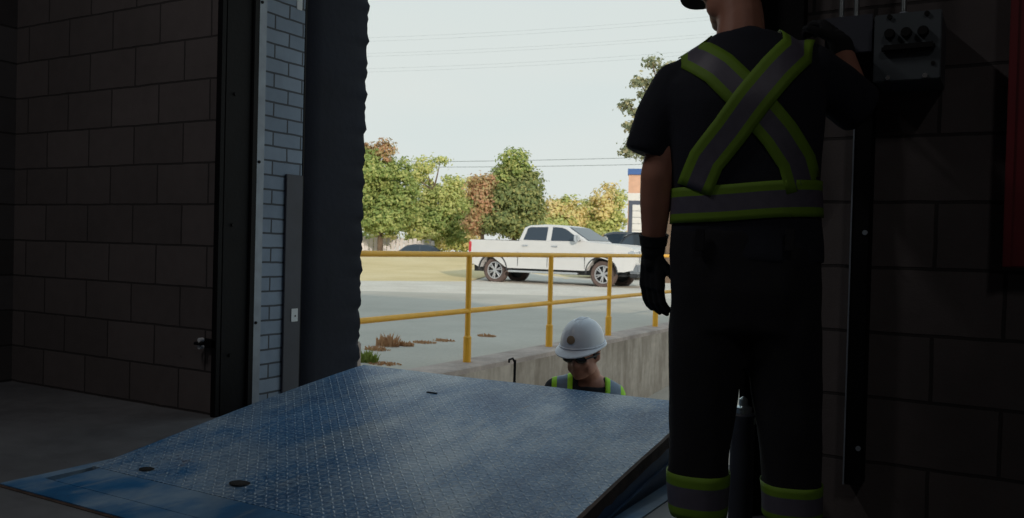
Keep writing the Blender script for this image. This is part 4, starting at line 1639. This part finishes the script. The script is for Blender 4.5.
# boots
for an in (anL, anR):
    b = B()
    b.limb([Vector((an.x, -.02, .15)), Vector((an.x, -.03, .06))], [.052, .05])
    b.ell((an.x, .05, .045), (.05, .13, .045))
    b.ell((an.x, .12, .04), (.048, .07, .04))
    me = fuse(b, .008, 3)
    for v in me.vertices:
        v.co.z = max(v.co.z, .012)
    bt = link('boot', me, M['boot'], man)
    b = B()
    b.loft([ring_xy(an.x, .045, 0, .05, .145, 24), ring_xy(an.x, .045, .018, .053, .15, 24)])
    b.build('sole', M['black'], bt)
# left glove, hanging with curled fingers
b = B()
dn = (Lp(652, 290, .05) - WR_L).normalized()
gm = Matrix.Translation(WR_L) @ (Vector((0, 0, -1)).rotation_difference(dn).to_matrix().to_4x4()) @ Matrix.Rotation(rad(-38), 4, 'Z') @ Matrix.Scale(1.2, 4)
hand(b, gm, 1, (.18, .35, .3), .05, .3)
b.limb([WR_L + (EL_L - WR_L).normalized() * .03, WR_L], [.037, .036])
gl = link('glove', fuse(b, .0042, 2), M['glove'], man)
b = B()
cdv = (EL_L - WR_L).normalized()
b.tube([WR_L + cdv * .016, WR_L + cdv * .034, WR_L + cdv * .046], [.039, .041, .044], 18)
b.build('cuff', M['glove'], gl, True)
# right glove on the junction box
b = B()
dn = Vector((-.35, .55, .75)).normalized()
gm = Matrix.Translation(WR_R) @ (Vector((0, 0, -1)).rotation_difference(dn).to_matrix().to_4x4()) @ Matrix.Rotation(rad(190), 4, 'Z')
hand(b, gm, 1, (.45, .6, .5), .05, .6)
b.limb([WR_R + (EL_R - WR_R).normalized() * .03, WR_R], [.035, .035])
link('glove', fuse(b, .0045, 2), M['glove'], man)
# hair, hat, glasses
b = B()
R3 = HM.to_3x3()
b.ell(HM @ Vector((0, -.024, .03)), (.079, .09, .088), R3)
b.ell(HM @ Vector((0, -.055, -.02)), (.066, .05, .05), R3)
for s in (-1, 1):
    b.ell(HM @ Vector((s * .071, .012, .02)), (.010, .02, .03), R3)
link('hair', fuse(b, .007, 2, fold(60, .003, 2)), M['hair'], man)
hard_hat(man, HM @ Matrix.Translation((0, .0, .048)) @ Matrix.Rotation(rad(-4), 4, 'X'), M['hat_dark'], False)
b = B()
for s in (-1, 1):
    b.ell(HM @ Vector((s * .032, .097, .012)), (.027, .006, .018), R3)
gs = b.build('safety_glasses', M['clear'], man, True)
b = B()
for s in (-1, 1):
    b.tube([HM @ Vector((s * .058, .092, .018)), HM @ Vector((s * .078, .05, .018)), HM @ Vector((s * .086, -.01, .012))], .0025, 6)
b.build('temple', M['plastic'], gs, True)

# ---------------- worker down in the dock pit, looking down
WD = 4.45
wp = at_d(586, 370, WD)
WZ = -1.27
wk = thing('person', 'person in white hard hat looking down, low behind the raised blue leveler', 'person', (wp.x, wp.y, WZ), 0)


def Wp(px, py, d):
    return at_d(px, py, d) - Vector((wp.x, wp.y, WZ))


toward = Vector((math.sin(rad(24)), -math.cos(rad(24)), 0))      # faces the camera side
# faces a little to the picture's left
fa = math.atan2(-toward.x, toward.y)
sh_l, sh_r = Wp(556, 384, WD), Wp(614, 390, WD)
b = B()
neck0 = Wp(589, 376, WD)
hc = Wp(583, 355, WD - .10)
fdir = (Vector((CAM.x, CAM.y, 0)) - Vector((wp.x, wp.y, 0))).normalized()
yawf = math.atan2(-fdir.x, fdir.y)
yaw_head = yawf - rad(26)        # turned to the picture's left
lat = Vector((-fdir.y, fdir.x, 0))
sc_ = 1.0
bodyyaw = yawf
def wr(z, rx, ry, dy=0, pw=2.3):
    c = neck0.copy()
    return ring_xy(c.x - fdir.x * (.02 - dy), c.y - fdir.y * (.02 - dy), z, rx, ry, 28, pw, bodyyaw)
zs = neck0.z
b.loft([wr(.78, .15, .10), wr(.95, .14, .10), wr(zs - .30, .17, .12), wr(zs - .12, .18, .115), wr(zs - .04, .14, .085), wr(zs, .07, .06)])
b.limb([neck0 + Vector((0, 0, -.06)), neck0 + Vector((0, 0, .0)), hc + Vector((0, 0, -.03)) - fdir * .02], [.07, .06, .056])
for s, sh in ((-1, sh_l), (1, sh_r)):
    sh2 = sh + Vector((0, 0, -.03))
    el = sh2 + Vector((0, 0, -.30)) + fdir * .02 + (sh - neck0).normalized() * .05
    wrp = el + Vector((0, 0, -.12)) + fdir * .20
    b.limb([sh2, el, el.lerp(wrp, .4), wrp], [.052, .042, .040, .028])
    hm = Matrix.Translation(wrp) @ (Vector((0, 0, -1)).rotation_difference((wrp - el).normalized()).to_matrix().to_4x4())
    hand(b, hm, s, (.3, .4, .3))
    hp = neck0 + Vector((0, 0, -.58)) + (sh - neck0) * .45
    hp.z = .9
    kn = hp + fdir * .03
    kn.z = .48
    an = hp - fdir * .01
    an.z = .09
    b.limb([hp, kn, an], [.09, .058, .042])
    b.ell(an + fdir * .07 + Vector((0, 0, -.05)), (.045, .12, .04), Matrix.Rotation(bodyyaw, 3, 'Z'))
WH = Matrix.Translation(hc) @ Matrix.Rotation(yaw_head, 4, 'Z') @ Matrix.Rotation(rad(-13), 4, 'X')
head(b, WH)
link('body', fuse(b, .0075, 3), M['skin'], wk)
# shirt / vest
b = B()
b.loft([wr(.74, .165, .12), wr(.95, .16, .12), wr(zs - .30, .19, .14), wr(zs - .12, .205, .135), wr(zs - .07, .185, .11), wr(zs - .045, .135, .095)])
for s, sh in ((-1, sh_l), (1, sh_r)):
    sh2 = sh + Vector((0, 0, -.03))
    el = sh2 + Vector((0, 0, -.30)) + fdir * .02 + (sh - neck0).normalized() * .05
    b.limb([neck0.lerp(sh, .5) + Vector((0, 0, -.028)), sh2, sh2.lerp(el, .75)], [.06, .064, .058])
vm = fuse(b, .009, 3, fold(8, .006, 5))
# open neckline: cut a V at the front
vest = link('shirt', vm, M['charcoal'], wk)
bw = bvh_of(vm)
for s in (-1, 1):
    rows = []
    # body frame vectors: lateral (picture right = +)
    latv = (sh_r - sh_l)
    latv.z = 0
    latv.normalize()
    cxy = Vector((neck0.x, neck0.y, 0)) - fdir * .02
    cw = cols(8, .105, .026)
    for k in range(12):
        u = k / 11
        zz_ = .85 + (zs - .14 - .85) * u
        rows.append([(cxy + latv * (s * .135 + c_) + Vector((0, 0, zz_)), fdir) for c_ in cw])
    for k in range(1, 14):
        a = PI * k / 14
        rows.append([(cxy + latv * (s * .135 + c_) + Vector((0, 0, zs - .14)), fdir * math.cos(a) + Vector((0, 0, math.sin(a)))) for c_ in cw])
    for k in range(12):
        u = k / 11
        zz_ = (zs - .14) + (.85 - zs + .14) * u
        rows.append([(cxy + latv * (s * .135 + c_) + Vector((0, 0, zz_)), -fdir) for c_ in cw])
    strap(bw, rows, PAT, vest, 'reflective_strap', [M['lime_lit'], M['refl_blue']], .005)
# trousers and boots
b = B()
hpz = .9
b.loft([wr(.72, .165, .12), wr(.86, .165, .125), wr(.98, .155, .115)])
for s, sh in ((-1, sh_l), (1, sh_r)):
    hp = neck0 + (sh - neck0) * .45
    b.limb([Vector((hp.x, hp.y, .85)), Vector((hp.x + fdir.x * .03, hp.y + fdir.y * .03, .48)), Vector((hp.x, hp.y, .14))], [.10, .08, .072])
link('trousers', fuse(b, .011, 3, fold(7, .006, 1)), M['trouser'], wk)
for s, sh in ((-1, sh_l), (1, sh_r)):
    hp = neck0 + (sh - neck0) * .45
    b = B()
    b.limb([Vector((hp.x, hp.y, .16)), Vector((hp.x, hp.y, .06))], [.055, .052])
    b.ell((hp.x + fdir.x * .08, hp.y + fdir.y * .08, .045), (.052, .14, .046), Matrix.Rotation(bodyyaw, 3, 'Z'))
    me = fuse(b, .009, 2)
    for v in me.vertices:
        v.co.z = max(v.co.z, .002)
    link('boot', me, M['boot'], wk)
# hair
b = B()
R3 = WH.to_3x3()
b.ell(WH @ Vector((0, -.026, .03)), (.079, .088, .086), R3)
b.ell(WH @ Vector((0, -.06, -.02)), (.062, .045, .045), R3)
for s in (-1, 1):
    b.ell(WH @ Vector((s * .072, .006, .012)), (.009, .02, .03), R3)
link('hair', fuse(b, .007, 2, fold(60, .003, 2)), M['hair'], wk)
hard_hat(wk, WH @ Matrix.Translation((0, -.006, .058)) @ Matrix.Rotation(rad(4), 4, 'X'), M['hat_white'], True)
b = B()
for s in (-1, 1):
    b.ell(WH @ Vector((s * .034, .096, .010)), (.032, .009, .020), R3)
b.tube([WH @ Vector((-.015, .106, .012)), WH @ Vector((.015, .106, .012))], .004, 6)
gs = b.build('goggles', M['goggle'], wk, True)
b = B()
for s in (-1, 1):
    b.tube([WH @ Vector((s * .062, .092, .014)), WH @ Vector((s * .08, .05, .014)), WH @ Vector((s * .087, -.01, .012))], .004, 6)
b.build('temple', M['plastic'], gs, True)

# ------------------------------------------------------------------ light
w = bpy.data.worlds.new('world')
scene.world = w
w.use_nodes = True
nt = w.node_tree
bg = nt.nodes['Background']
tc = nt.nodes.new('ShaderNodeTexCoord')
sx = nt.nodes.new('ShaderNodeSeparateXYZ')
nt.links.new(tc.outputs['Generated'], sx.inputs[0])
rp = nt.nodes.new('ShaderNodeValToRGB')
nt.links.new(sx.outputs[2], rp.inputs[0])
el = rp.color_ramp.elements
el[0].position = 0
el[0].color = (*srgb((223, 228, 224)), 1)
el[1].position = .3
el[1].color = (*srgb((216, 225, 223)), 1)
e = el.new(.9)
e.color = (*srgb((176, 200, 214)), 1)
nz = nt.nodes.new('ShaderNodeTexNoise')
mp_ = nt.nodes.new('ShaderNodeMapping')
mp_.inputs['Scale'].default_value = (1.2, 1.2, 5)
nt.links.new(tc.outputs['Generated'], mp_.inputs[0])
nt.links.new(mp_.outputs[0], nz.inputs['Vector'])
nz.inputs['Scale'].default_value = 2
r2 = nt.nodes.new('ShaderNodeValToRGB')
nt.links.new(nz.outputs['Fac'], r2.inputs[0])
r2.color_ramp.elements[0].position = .35
r2.color_ramp.elements[0].color = (.955, .985, 1, 1)
r2.color_ramp.elements[1].position = .6
r2.color_ramp.elements[1].color = (1, 1, 1, 1)
mx = nt.nodes.new('ShaderNodeMix')
mx.data_type = 'RGBA'
mx.blend_type = 'MULTIPLY'
mx.inputs[0].default_value = 1
nt.links.new(rp.outputs[0], mx.inputs[6])
nt.links.new(r2.outputs[0], mx.inputs[7])
nt.links.new(mx.outputs[2], bg.inputs['Color'])
bg.inputs['Strength'].default_value = 1.0
sl = bpy.data.lights.new('sun', 'SUN')
sl.energy = 2.7
sl.angle = rad(1.2)
sl.color = (1, .9, .76)
so = bpy.data.objects.new('sun', sl)
C.objects.link(so)
so.rotation_euler = Vector((.70, -.62, .27)).to_track_quat('Z', 'Y').to_euler()

# unseen lamps added on the ceiling to brighten the dark bay
def fill_lamp(x, y, power, label):
    t = thing('ceiling_fill_light', label, 'lamp', (x, y, TOPZ), rad(0), 'added fill lamps on the ceiling')
    B().box(-.09, .09, -.62, .62, -.07, 0, .01).build('housing', M['b_white'], t)
    B().tube([(0, -.58, -.09), (0, .58, -.09)], .018, 10).build('tube', M['b_white'], t, True)
    ld = bpy.data.lights.new('fill_lamp', 'AREA')
    ld.shape = 'RECTANGLE'
    ld.size, ld.size_y = .12, 1.2
    ld.energy = power
    ld.color = (1, .96, .94)
    lo = bpy.data.objects.new('fill_lamp', ld)
    C.objects.link(lo)
    lo.location = (x, y, TOPZ - .13)


fill_lamp(-3.1, .4, 27, 'added fill lamp on the ceiling, out of view at the left')
fill_lamp(1.6, -1.6, 17, 'added fill lamp on the ceiling, out of view behind the camera at the right')

scene.view_settings.view_transform = 'Standard'
scene.view_settings.look = 'None'
scene.view_settings.exposure = 0
scene.view_settings.gamma = 1
scene.view_settings.use_curve_mapping = False
scene.cycles.max_bounces = 8
scene.cycles.diffuse_bounces = 5
